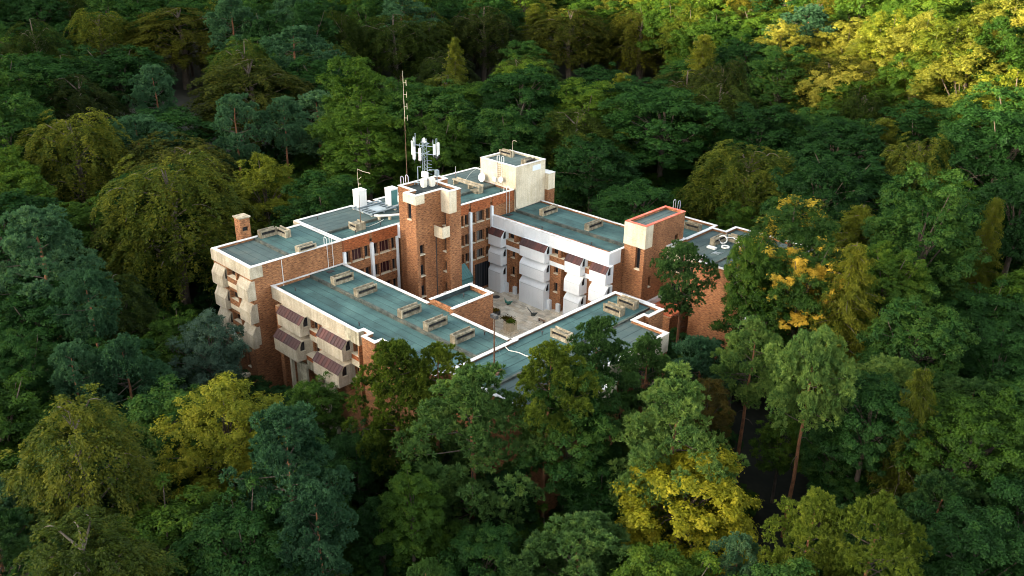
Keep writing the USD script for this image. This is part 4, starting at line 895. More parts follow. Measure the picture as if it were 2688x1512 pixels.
# roof clutter by the right wing
t = thing('vent_ring', 'white ring-shaped fitting standing on the right wing roof', 'roof fitting', at=(28.3, 51.6, -3.18))
ringv = trimesh.creation.torus(0.52, 0.085, major_sections=24, minor_sections=8); ringv.apply_transform(trimesh.transformations.rotation_matrix(math.pi / 2, (1, 0.35, 0))); ringv.apply_translation((0, 0, 0.62))
obj('ring', MB().tm(ringv), 'white_plastic', t, smooth=True); obj('foot', B(-0.15, 0.15, -0.15, 0.15, 0, 0.12), 'white_plastic', t)
t = thing('vent_ring', 'white ring-shaped fitting lying flat on the right wing roof', 'roof fitting', at=(29.3, 50.65, -3.18))
ringv = trimesh.creation.torus(0.45, 0.11, major_sections=24, minor_sections=8); ringv.apply_translation((0, 0, 0.11)); obj('ring', MB().tm(ringv), 'white_plastic', t, smooth=True)
obj('hose', MB().tube([(28.5, 51.9, -2.3), (29.2, 52.6, -2.35), (30.0, 52.6, -2.6), (30.6, 52.0, -3.0), (30.9, 51.6, -3.1)], 0.07, 7), 'white_plastic', label='white hose bent across the right wing roof by the rings', category='hose')
t = thing('aerial_frame', 'flat white framework lying on the right wing roof', 'roof fitting', at=(29.2, 47.8, -3.2))
for k in range(4): obj('rod', MB().tube([(0.0, 0.1 * k, 0.08), (0.9, 0.35 * k, 0.08)], 0.025, 5), 'steel', t)
obj('rod', MB().tube([(0.05, -0.3, 0.1), (0.1, 0.9, 0.1)], 0.04, 5), 'steel', t)
obj('roof_slab', B(27.6, 28.8, 48.9, 49.5, -3.18, -2.95), 'white_plastic', label='flat white slab lying on the right wing roof', category='slab')
# ------------------------------------------------------------------ trees: shapes first (abstract), then one Xform per tree that references its shape
SH = '/World/tree_shapes'
stage.CreateClassPrim(SH)
H0, R0 = 22.0, 5.0
UPV = np.array([0, 0, 1.0])

def unit(a): return a / (np.linalg.norm(a, axis=-1, keepdims=True) + 1e-9)
def sphere_dirs(n, r, zmin=-1.0):
    d = unit(r.normal(0, 1, (int(n * 2.6 / (1 - zmin)) + 60, 3)))
    return d[d[:, 2] > zmin][:n]

def fib(n, r, zmin):
    i = np.arange(n) + 0.5
    z = 1 - (1 - zmin) * i / n; a = i * 2.39996 + r.uniform(0, 6)
    s = np.sqrt(np.maximum(0, 1 - z * z))
    return np.stack([s * np.cos(a), s * np.sin(a), z], 1)

def grow_broadleaf(seed, n_clumps=150, tufts=21, per=17, leaf_size=0.25, flat=0.84, loose=1.0):
    """Broad crown of separate boughs: each bough a knot of leafy tufts, dark gaps between them."""
    r = np.random.default_rng(seed)
    C = np.array([0, 0, 0.62 * H0]); A = np.array([R0, R0, 0.385 * H0 * flat])
    d = unit(fib(n_clumps, r, -0.62) + r.normal(0, 0.16, (n_clumps, 3)))
    lump = 0.76 + 0.46 * meshkit.noise(d * 1.9 + seed * 3.1, seed)
    rad = lump * r.uniform(0.62, 1.08, n_clumps)
    cc = C + d * A * rad[:, None]
    rc = R0 * r.uniform(0.10, 0.23, n_clumps)
    P, N = [], []
    for c, dd, q in zip(cc, d, rc):
        k = max(5, int(tufts * (q / (0.165 * R0))**1.7))
        e = unit(r.normal(0, 1, (k, 3)) + 0.8 * dd + 0.45 * UPV)
        tc = c + e * (q * r.uniform(0.55, 1.30, k))[:, None] * np.array([1.0, 1.0, 0.75])
        sg = r.uniform(0.10, 0.19, (k, 1, 1)) * loose
        g = r.normal(0, 1, (k, per, 3)) * sg * np.array([1.15, 1.15, 0.7])
        P.append((tc[:, None] + g).reshape(-1, 3))
        nn = unit(e * 0.55 + UPV * 0.65)[:, None] + unit(g) * 0.55 + r.normal(0, 0.22, g.shape)
        N.append(unit(nn).reshape(-1, 3))
    m = 900                                                         # thin foliage inside
    e = sphere_dirs(m, r, -0.6); P.append(C + e * A * r.uniform(0.25, 0.62, (len(e), 1))); N.append(unit(e + r.normal(0, 0.7, e.shape)))
    v, f = leaf_quads(np.vstack(P), np.vstack(N), leaf_size, r)
    t = MB(); bend = r.normal(0, 0.25, 2)
    t.tube([(0, 0, -14.0), (0.0, 0.0, 2), (bend[0] * 0.6, bend[1] * 0.6, 8), (bend[0], bend[1], 0.60 * H0), (0, 0, 0.82 * H0)], [0.48, 0.36, 0.29, 0.20, 0.06], 8)
    for k in range(0, n_clumps, 8):
        b = np.array([bend[0] * 0.8, bend[1] * 0.8, r.uniform(0.40, 0.62) * H0]); mid = (b + cc[k]) / 2 + (0, 0, 0.5)
        t.tube([b, mid, cc[k]], [0.13, 0.09, 0.03], 5)
    return t.get(), (v, f)

def grow_pine(seed, n_cl=46, tufts=46, lean=0.6, low=0.44, to=None):
    """Scots pine: separate flattened clouds of needle tufts on bare limbs."""
    r = np.random.default_rng(seed); lm = MB()
    lx = np.array([r.normal(0, lean), r.normal(0, lean)]) if to is None else np.array(to)
    def axis(z): return np.array([lx[0] * (max(z, 0) / H0)**1.15, lx[1] * (max(z, 0) / H0)**1.15, z])
    P, N, AX = [], [], []
    t = MB()
    t.tube([axis(z) + (0.12 * math.sin(z * 0.7 + seed), 0.12 * math.cos(z * 0.6), 0) for z in (-14, 3, 7, 11, 15, 18, 20.5)], [0.36, 0.29, 0.25, 0.21, 0.16, 0.10, 0.04], 8)
    for k in range(n_cl):
        u = (k + 0.5) / n_cl
        z = H0 * (low + (0.955 - low) * u**0.85)
        prof = (0.62 + 0.45 * math.sin(min(1, u * 1.5) * math.pi * 0.62)) * (1 - max(0, u - 0.55) / 0.45 * 0.78)
        a = k * 2.39996 + r.normal(0, 0.5)
        rad = R0 * prof * r.uniform(0.35, 1.08)
        c = axis(z) + (rad * math.cos(a), rad * math.sin(a), r.normal(0, 0.4) + 0.08 * rad)
        q = R0 * r.uniform(0.15, 0.27) * (1.0 - 0.15 * u)
        m = max(8, int(tufts * (q / (0.21 * R0))**2))
        e = unit(r.normal(0, 1, (m, 3)) * (1, 1, 0.9) + UPV * 0.55)
        wob = 0.7 + 0.5 * meshkit.noise(e * 2.0 + c, seed + 3)
        b = c + e * (q * wob * r.uniform(0.65, 1.22, m))[:, None] * np.array([1.0, 1.0, 0.62])
        ax0 = unit(e * 0.7 + UPV * 0.55 + r.normal(0, 0.25, e.shape))
        for _ in range(13):
            ax = unit(ax0 + r.normal(0, 0.52, e.shape)); L = 0.44
            P.append(b + ax * L * 0.42); AX.append(ax); N.append(unit(np.cross(ax, r.normal(0, 1, e.shape))))
        zz = z - r.uniform(0.4, 1.4); s = axis(zz)
        if r.random() < 0.4: lm.tube([s, s * 0.45 + c * 0.55 + (0, 0, -0.25), c - (0, 0, q * 0.25)], [0.06, 0.045, 0.02], 5)
    for _ in range(3):
        z = H0 * r.uniform(0.7 * low, low); a = r.uniform(0, 6.28); s = axis(z); L = r.uniform(0.8, 2.0)
        lm.tube([s, s + (L * 0.6 * math.cos(a), L * 0.6 * math.sin(a), 0.1), s + (L * math.cos(a), L * math.sin(a), -0.25)], [0.05, 0.035, 0.012], 5)
    v, f = leaf_quads(np.vstack(P), np.vstack(N), 0.44, r, aspect=0.24, axis=np.vstack(AX))
    return t.get(), (v, f), lm.get()

def grow_weeping(seed, n=310, per=150, droop=1.0):
    """Wide crown of long sprays that arch outwards and hang."""
    r = np.random.default_rng(seed)
    C = np.array([0, 0, 0.54 * H0]); A = np.array([R0 * 0.86, R0 * 0.86, 0.43 * H0])
    d = unit(fib(n, r, -0.5) + r.normal(0, 0.10, (n, 3)))
    lump = 0.78 + 0.42 * meshkit.noise(d * 2.0 + seed, seed)
    st = C + d * A * (lump * r.uniform(0.64, 1.0, n))[:, None]
    P, N, AX = [], [], []; t = MB()
    t.tube([(0, 0, -14), (0, 0, 3), (0.2, 0.1, 10), (0, 0, 0.85 * H0)], [0.5, 0.38, 0.28, 0.05], 8)
    for i in range(n):
        out = unit(np.array([d[i, 0], d[i, 1], 0]) + r.normal(0, 0.28, 3) * (1, 1, 0)); L = R0 * r.uniform(0.30, 0.60); side = np.cross(out, UPV)
        s = np.sort(r.random(per)) ** 0.9
        path = st[i] + out * (s * L * 0.78)[:, None] + UPV * (L * (0.34 * s - 1.05 * droop * s * s))[:, None]
        wid = 0.30 * np.sin(np.pi * np.clip(s, 0.06, 0.97)) + 0.06
        off = r.normal(0, 1, per) * wid
        hang = np.abs(r.normal(0, 1, per)) * 0.30 * (0.3 + s)
        P.append(path + side * off[:, None] - UPV * (hang + 0.18 * np.abs(off))[:, None])
        tg = unit(out * 0.78 + UPV * (0.34 - 2.1 * droop * s)[:, None]); AX.append(unit(tg + side * (np.sign(off) * 0.5)[:, None] + r.normal(0, 0.3, (per, 3))))
        N.append(unit(UPV * 0.8 + out * 0.5 * s[:, None] + r.normal(0, 0.35, (per, 3))))
        if i % 14 == 0:
            ss = np.linspace(0, 0.55, 4); pp = st[i] + out * (ss * L * 0.78)[:, None] + UPV * (L * (0.34 * ss - 1.05 * droop * ss * ss))[:, None]
            t.tube(np.vstack([[(0, 0, st[i][2] - 2.2)], pp]), [0.10, 0.06, 0.04, 0.03, 0.015], 5)
    v, f = leaf_quads(np.vstack(P), np.vstack(N), 0.25, r, aspect=0.5, axis=np.vstack(AX))
    return t.get(), (v, f)

def grow_larch(seed, n=150):
    """Slim, open conifer: level branches with hanging feathery twigs."""
    r = np.random.default_rng(seed); P, N, AX = [], [], []; t = MB()
    t.tube([(0, 0, -1), (0, 0, 6), (0.15, 0, 14), (0, 0, H0)], [0.34, 0.26, 0.16, 0.02], 8)
    for k in range(n):
        u = (k + 0.5) / n; z = H0 * (0.24 + 0.75 * u); a = k * 2.39996 + r.normal(0, 0.4)
        L = R0 * (0.16 + 0.86 * (1 - u)**0.75) * r.uniform(0.55, 1.08)
        out = np.array([math.cos(a), math.sin(a), 0]); m = int(70 + 170 * L / R0)
        s = r.random(m) ** 0.75
        base = np.array([0.1 * u, 0, z]) + out * (s * L)[:, None] + UPV * (0.10 * L * s - 0.30 * L * s * s + 0.16 * L * s**4)[:, None]
        hang = r.uniform(0, 1, m) ** 1.3 * (0.35 + 0.85 * s) * (0.45 + 0.5 * (1 - u))
        sway = r.normal(0, 0.22, (m, 3)) * (1, 1, 0.3)
        P.append(base + sway - UPV * hang[:, None]); AX.append(unit(-UPV * 0.8 + out * 0.45 + r.normal(0, 0.45, (m, 3)))); N.append(unit(out * 0.4 + UPV * 0.4 + r.normal(0, 0.6, (m, 3))))
        if k % 2 == 0: t.tube([(0, 0, z), np.array([0, 0, z]) + out * L * 0.5 + UPV * 0.03 * L, np.array([0, 0, z]) + out * L * 0.95 - UPV * 0.10 * L], [0.06, 0.035, 0.01], 5)
    v, f = leaf_quads(np.vstack(P), np.vstack(N), 0.40, r, aspect=0.24, axis=np.vstack(AX))
    return t.get(), (v, f)

GEO = {}
for i in range(4): GEO[f'broad{i}'] = grow_broadleaf(11 + i, flat=(0.84, 0.95, 0.76, 0.88)[i])
GEO['fine0'] = grow_broadleaf(31, n_clumps=185, tufts=20, per=16, leaf_size=0.22, flat=0.98)
for i in range(4): GEO[f'pine{i}'] = grow_pine(51 + i, n_cl=(74, 66, 86, 58)[i], lean=(0.5, 0.9, 0.3, 1.2)[i], low=(0.44, 0.50, 0.36, 0.55)[i])
GEO['pine5'] = grow_pine(60, n_cl=72, low=0.60, to=(1.6, -3.7))
GEO['pine4'] = grow_pine(58, n_cl=112, tufts=46, lean=0.4, low=0.20)
for i in range(3): GEO[f'weep{i}'] = grow_weeping(71 + i, droop=(1.0, 0.8, 1.2)[i])
for i in range(2): GEO[f'larch{i}'] = grow_larch(91 + i)

KINDS = {  # kind: (geometries, leaf material, bark, name)
    'oak': (('broad0', 'broad1', 'broad2', 'broad3'), 'leaf_dark', 'bark', 'broadleaf_tree'), 'oak_mid': (('broad1', 'broad3', 'broad0'), 'leaf_mid', 'bark', 'broadleaf_tree'),
    'yellow': (('broad2',), 'leaf_yellow', 'bark', 'yellow_tree'), 'yellowgreen': (('fine0',), 'leaf_yellowgreen', 'bark', 'broadleaf_tree'), 'gold': (('broad3',), 'leaf_gold', 'bark', 'yellow_tree'),
    'gold_tip': (('fine0',), 'leaf_goldtip', 'bark', 'broadleaf_tree'), 'silver': (('fine0',), 'leaf_silver', 'bark', 'silver_tree'), 'brown': (('fine0',), 'leaf_brown', 'bark', 'broadleaf_tree'),
    'pine': (('pine0', 'pine2', 'pine1'), 'needle_pine', 'bark_pine', 'pine_tree'), 'pine_blue': (('pine2', 'pine1', 'pine0'), 'needle_blue', 'bark_pine', 'pine_tree'),
    'pine_tall': (('pine5',), 'needle_pine', 'bark_pine', 'pine_tree'), 'pine_deep': (('pine4',), 'needle_pine', 'bark_pine', 'pine_tree'), 'pine_deepwarm': (('pine4',), 'needle_warm', 'bark_pine', 'pine_tree'),
    'pine_warm': (('pine0', 'pine1', 'pine3'), 'needle_warm', 'bark_pine', 'pine_tree'), 'weep_olive': (('weep0', 'weep1', 'weep2'), 'spray_olive', 'bark_pale', 'weeping_tree'),
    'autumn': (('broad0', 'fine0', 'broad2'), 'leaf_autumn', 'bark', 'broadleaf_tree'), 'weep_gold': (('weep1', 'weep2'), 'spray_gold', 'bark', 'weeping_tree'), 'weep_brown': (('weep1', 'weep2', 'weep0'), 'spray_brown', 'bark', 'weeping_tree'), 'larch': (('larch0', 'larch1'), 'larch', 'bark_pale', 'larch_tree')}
leaf('leaf_yellowgreen', (0.020, 0.038, 0.004), (0.105, 0.122, 0.010), (0.310, 0.280, 0.024))
for g, geo in GEO.items():
    tr, cr = geo[:2]
    p = f'{SH}/mesh_{g}'
    UsdGeom.Xform.Define(stage, p)
    usdkit.mesh(stage, p + '/trunk', tr, None, smooth=True)
    quad_mesh(p + '/crown', cr[0], cr[1], None)
    if len(geo) > 2: usdkit.mesh(stage, p + '/limbs', geo[2], MATS['bark'], smooth=True)
SHAPES = {}
for k, (geos, lm, bm, nm) in KINDS.items():
    for i, g in enumerate(geos):
        p = f'{SH}/{k}_{i}'
        x = UsdGeom.Xform.Define(stage, p).GetPrim(); x.GetReferences().AddInternalReference(f'{SH}/mesh_{g}')
        for c, m_ in (('trunk', bm), ('crown', lm)):
            UsdShade.MaterialBindingAPI.Apply(stage.OverridePrim(f'{p}/{c}')).Bind(MATS[m_])
        SHAPES.setdefault(k, []).append(p)

def plant(kind, x, y, top, rad, turn, label, group=None):
    s = SHAPES[kind][int(abs(x * 7.3 + y * 3.1)) % len(SHAPES[kind])]
    t = UsdGeom.Xform.Define(stage, numbered('/World/' + KINDS[kind][3]))
    z = float(ground_z(np.float64(x), np.float64(y))); h = top - z; q = rad / R0
    sz = h / H0 if kind in ('larch', 'pine_tall') else min(h / H0, q * (1.15 if kind.startswith('pine') else 0.98))
    sz = max(sz, h / (H0 + 12.5)); z = top - sz * H0
    t.AddTranslateOp().Set(Gf.Vec3d(x, y, z)); t.AddRotateZOp().Set(float(turn))
    t.AddScaleOp().Set(Gf.Vec3f(q, q, sz))
    t.GetPrim().GetReferences().AddInternalReference(s); t.GetPrim().SetInstanceable(True)
    tag(t.GetPrim(), label, 'tree', group)

TREES = [
    ('weep_olive', np.float64(23.1), np.float64(-26.9), 6, np.float64(4.9), 151, 'large drooping olive tree at the left edge above the bottom corner one'),
    ('weep_olive', np.float64(35.6), np.float64(-31.2), 5, np.float64(4.5), 313, 'drooping olive tree filling the bottom left corner'),
    ('yellowgreen', np.float64(21.3), np.float64(-15.1), 0, np.float64(4.4), 345, "yellow-green broadleaf tree in front of the corner block's foot"),
    ('pine_blue', np.float64(34.9), np.float64(-17.2), 5, np.float64(3.7), 103, 'tall blue-green pine with forked orange trunk at lower left of centre'),
    ('pine_blue', np.float64(40.3), np.float64(-18.4), 2, np.float64(2.3), 41, 'small bright pine with bare orange trunk at the bottom left of centre'),
    ('pine_deepwarm', np.float64(30.7), np.float64(-4.2), 4, np.float64(3.7), 217, 'pine covering the front wing roof edge with a short visible trunk'),
    ('pine_warm', np.float64(32.4), np.float64(-1.2), 3, np.float64(2.6), 240, 'narrow yellowish pine between two larger pines before the front wing'),
    ('pine_deep', np.float64(38.8), np.float64(-3.0), 4, np.float64(5.0), 279, 'large clumped pine in the centre foreground with flat tiers of needles'),
    ('pine_warm', np.float64(42.2), np.float64(1.9), 5.6, np.float64(3.1), 231, 'thin yellowish pine beside the mast on the front roof'),
    ('pine_deep', np.float64(42.5), np.float64(7.8), 6, np.float64(2.9), 257, 'dark pine spreading over the side wing roof'),
    ('oak', np.float64(42.9), np.float64(4.1), 3, np.float64(3.8), 329, 'dark glossy broadleaf tree against the front corner of the side wing'),
    ('oak_mid', np.float64(40.8), np.float64(-10.9), -1, np.float64(2.2), 329, 'slender light green tree in the bottom foreground below the large centre pine'),
    ('oak', np.float64(46.3), np.float64(-8.8), -3, np.float64(2.9), 333, 'deep green broadleaf tree at the bottom edge just left of centre'),
    ('pine', np.float64(48.2), np.float64(-15.7), -1, np.float64(1.5), 309, 'pine tip rising from the bottom edge left of centre'),
    ('oak', np.float64(46.0), np.float64(5.2), -4, np.float64(3.4), 259, 'dark broadleaf tree right of the bottom centre beside the yellow tree'),
    ('yellow', np.float64(53.7), np.float64(5.7), 0, np.float64(5.0), 330, 'bright yellow autumnal tree in the lower right foreground'),
    ('pine_deep', np.float64(51.0), np.float64(7.6), 4, np.float64(4.5), 4, 'broad grey-green pine below the side wing roof corner'),
    ('pine_tall', 55.5, 20.5, 6, 3.4, 0, 'tall pine on a long bare leaning orange trunk at right'),
    ('pine_warm', np.float64(64.2), np.float64(3.9), 2, np.float64(2.7), 9, 'rounded pine at the bottom right, left of a larger one'),
    ('pine_warm', np.float64(67.8), np.float64(4.3), 3, np.float64(3.2), 287, 'largest rounded pine at the bottom right'),
    ('pine_blue', np.float64(60.3), np.float64(1.6), -2, np.float64(1.7), 157, 'small pine at the bottom edge beside the yellow tree'),
    ('larch', np.float64(63.6), np.float64(22.3), 4, np.float64(3.4), 269, 'narrow yellow-green larch with leaning pale trunk at the right'),
    ('oak_mid', np.float64(67.5), np.float64(24.7), 3, np.float64(4.1), 174, 'mid green broadleaf tree at the right edge beside the leaning larch'),
    ('oak', np.float64(60.4), np.float64(21.8), 3, np.float64(3.4), 324, 'dark broadleaf tree between the tall pine and the leaning larch'),
    ('oak', np.float64(71.9), np.float64(12.9), 1, np.float64(3.8), 23, 'broadleaf tree in the bottom right corner'),
    ('gold_tip', np.float64(39.4), np.float64(47.8), 6, np.float64(5.7), 242, 'yellow-topped broadleaf tree behind the right wing'),
    ('gold', np.float64(44.9), np.float64(39.5), 5, np.float64(4.0), 2, 'tree with golden leaf clusters right of the right wing'),
    ('larch', np.float64(49.9), np.float64(40.0), 6, np.float64(5.8), 53, 'feathery larch beside the golden tree'),
    ('oak_mid', np.float64(41.6), np.float64(37.6), 2, np.float64(3.8), 299, 'green broadleaf tree covering the end of the right wing'),
    ('oak_mid', np.float64(21.3), np.float64(67.1), -3.5, np.float64(3.8), 105, 'broadleaf tree behind the back corner of the right wing roof'),
    ('oak_mid', np.float64(40.4), np.float64(35.9), 6, np.float64(2.0), 353, 'small broadleaf tree over the right wing roof edge'),
    ('oak', np.float64(57.6), np.float64(39.3), 4, np.float64(4.7), 125, 'dense dark broadleaf tree in the right middle of the wood'),
    ('oak_mid', np.float64(50.2), np.float64(49.6), 4, np.float64(4.1), 282, 'green broadleaf tree behind the feathery larch'),
    ('larch', np.float64(54.0), np.float64(70.6), 5, np.float64(3.7), 345, 'olive larch by the right edge of the picture'),
    ('pine', np.float64(48.0), np.float64(24.4), 2, np.float64(3.1), 113, 'pine before the bare brick end of the right wing'),
    ('pine', np.float64(33.8), np.float64(34.3), 3, np.float64(3.3), 352, 'dark two-tiered pine in front of the stair tower'),
    ('brown', np.float64(48.6), np.float64(16.3), -1, np.float64(2.0), 253, 'small tree with orange-brown leaves between two pines'),
    ('weep_olive', np.float64(-25.5), np.float64(3.2), 9, np.float64(9.2), 348, 'huge drooping dark tree left of the chimney'),
    ('pine_blue', np.float64(-19.1), np.float64(-15.2), 6, np.float64(5.6), 107, 'wide blue-green pine at the left edge'),
    ('pine_blue', np.float64(-4.7), np.float64(-15.6), 3, np.float64(3.1), 184, 'pine with snapped bare branch left of the building'),
    ('oak', np.float64(-14.7), np.float64(-18.1), -1, np.float64(5.3), 266, 'dark broadleaf tree below the wide pine at the left edge'),
    ('silver', np.float64(4.0), np.float64(-7.6), -2, np.float64(3.2), 347, 'silvery green tree beside the corner block'),
    ('oak_mid', np.float64(-4.4), np.float64(-7.5), -4, np.float64(3.3), 100, 'green broadleaf tree behind the silvery tree'),
    ('pine_blue', np.float64(6.8), np.float64(-17.3), 0, np.float64(3.3), 173, 'soft blue-green pine left of the silvery tree'),
    ('oak', np.float64(-0.1), np.float64(-23.5), 0, np.float64(2.8), 281, 'broadleaf tree at the left edge between pine and drooping tree'),
    ('pine_blue', np.float64(4.7), np.float64(-21.3), 0, np.float64(2.7), 301, 'blue-green pine between the left edge and the soft pine'),
    ('oak', np.float64(-7.2), np.float64(88.2), 9, np.float64(10.2), 355, 'enormous dark broadleaf crown behind the stair tower'),
    ('oak', np.float64(-3.7), np.float64(63.8), 5, np.float64(6.4), 76, 'dark broadleaf tree behind the white wing'),
    ('oak', np.float64(-38.8), np.float64(84.2), 10, np.float64(8.7), 355, 'tall dark tree behind the plant room'),
    ('oak', np.float64(-22.3), np.float64(62.7), 7, np.float64(6.5), 40, 'dark tree just behind the plant room'),
    ('oak_mid', np.float64(-35.2), np.float64(42.1), 6, np.float64(7.9), 317, 'bright mid green tree behind the antenna tower'),
    ('oak_mid', np.float64(-27.1), np.float64(50.9), 6, np.float64(5.6), 313, 'green tree right behind the lattice mast'),
    ('weep_olive', np.float64(-123.3), np.float64(118.0), 10, np.float64(12.1), 328, 'drooping olive tree at the top, above the whip antenna'),
    ('weep_brown', np.float64(-122.8), np.float64(154.0), 10, np.float64(12.0), 314, 'drooping dark tree at the top, left of the golden ones'),
    ('larch', np.float64(-74.6), np.float64(98.2), 9, np.float64(5.2), 254, 'slim olive larch behind the whip antenna'),
    ('weep_gold', np.float64(-100.9), np.float64(170.9), 10, np.float64(13.1), 209, 'golden-brown drooping tree at the top centre'),
    ('weep_gold', np.float64(-86.1), np.float64(188.6), 10, np.float64(13.2), 199, 'golden-brown drooping tree at the top right of centre'),
    ('weep_brown', np.float64(-81.9), np.float64(47.6), 10, np.float64(12.8), 28, 'broad brownish drooping tree in the upper left'),
    ('weep_olive', np.float64(-60.6), np.float64(4.4), 9, np.float64(8.8), 332, 'drooping olive-green tree in the left of the upper wood'),
    ('weep_brown', np.float64(-90.7), np.float64(17.1), 9, np.float64(7.8), 330, 'brown-tinged drooping tree in the upper left behind the olive one'),
    ('weep_gold', np.float64(-182.9), np.float64(81.6), 10, np.float64(16.2), 32, 'golden-topped drooping tree at the top left'),
    ('oak', np.float64(-120.2), np.float64(36.8), 9, np.float64(9.8), 213, 'dark green broadleaf tree in the upper left between brown crowns'),
    ('pine_blue', np.float64(-90.6), np.float64(31.8), 8, np.float64(4.7), 133, 'pine with exposed crooked trunk in the upper left'),
    ('pine_blue', np.float64(-52.5), np.float64(27.4), 8, np.float64(4.8), 268, 'blue-green pine in front of the broad brownish tree'),
    ('pine_blue', np.float64(-49.8), np.float64(35.4), 7, np.float64(3.6), 218, 'narrow blue-green pine behind the back wing'),
    ('yellowgreen', np.float64(-33.2), np.float64(21.3), 2, np.float64(4.9), 211, 'yellow-green broadleaf tree behind the back wing at left'),
    ('weep_olive', np.float64(-194.4), np.float64(62.2), 10, np.float64(9.7), 171, 'drooping olive tree at the top left edge'),
    ('weep_olive', np.float64(12.6), np.float64(126.9), 7.0, np.float64(6.9), 40, 'olive drooping tree below the sunlit wood at upper right'),
    ('weep_olive', np.float64(35.8), np.float64(95.5), 7.0, np.float64(6.2), 285, 'olive drooping tree near the upper right corner'),
    ('oak', np.float64(-10.6), np.float64(137.7), 9, np.float64(8.4), 319, 'dark broadleaf tree under the sunlit wood'),
    ('oak', np.float64(28.8), np.float64(-7.3), -4, np.float64(2.7), 70, 'dark broadleaf tree at the foot of the front wing below the warm pine'),
    ('oak', np.float64(34.8), np.float64(-4.8), -5, np.float64(2.5), 167, 'low dark tree between the two large central pines'),
    ('oak', np.float64(41.5), np.float64(-1.7), -5, np.float64(2.4), 22, 'low dark tree right under the large centre pine'),
    ('oak', np.float64(37.9), np.float64(-11.5), -5, np.float64(2.3), 157, 'dark broadleaf tree beside the slender light green one'),
    ('oak_mid', np.float64(20.4), np.float64(-5.8), -3, np.float64(2.4), 45, 'bright leafy tree in front of the front wing bays'),
    ('pine', np.float64(41.8), np.float64(16.2), 1, np.float64(2.6), 147, 'pine at the notched corner of the side wing'),
    ('oak', np.float64(57.8), np.float64(22.8), -4, np.float64(2.6), 346, 'dark tree just right of the long bare leaning trunk'),
    ('oak_mid', np.float64(52.4), np.float64(24.0), -6, np.float64(2.2), 51, 'low green tree left of the long bare leaning trunk'),
    ('oak', np.float64(60.5), np.float64(21.6), -7, np.float64(2.3), 47, 'low dark tree between the leaning trunk and the larch'),
]
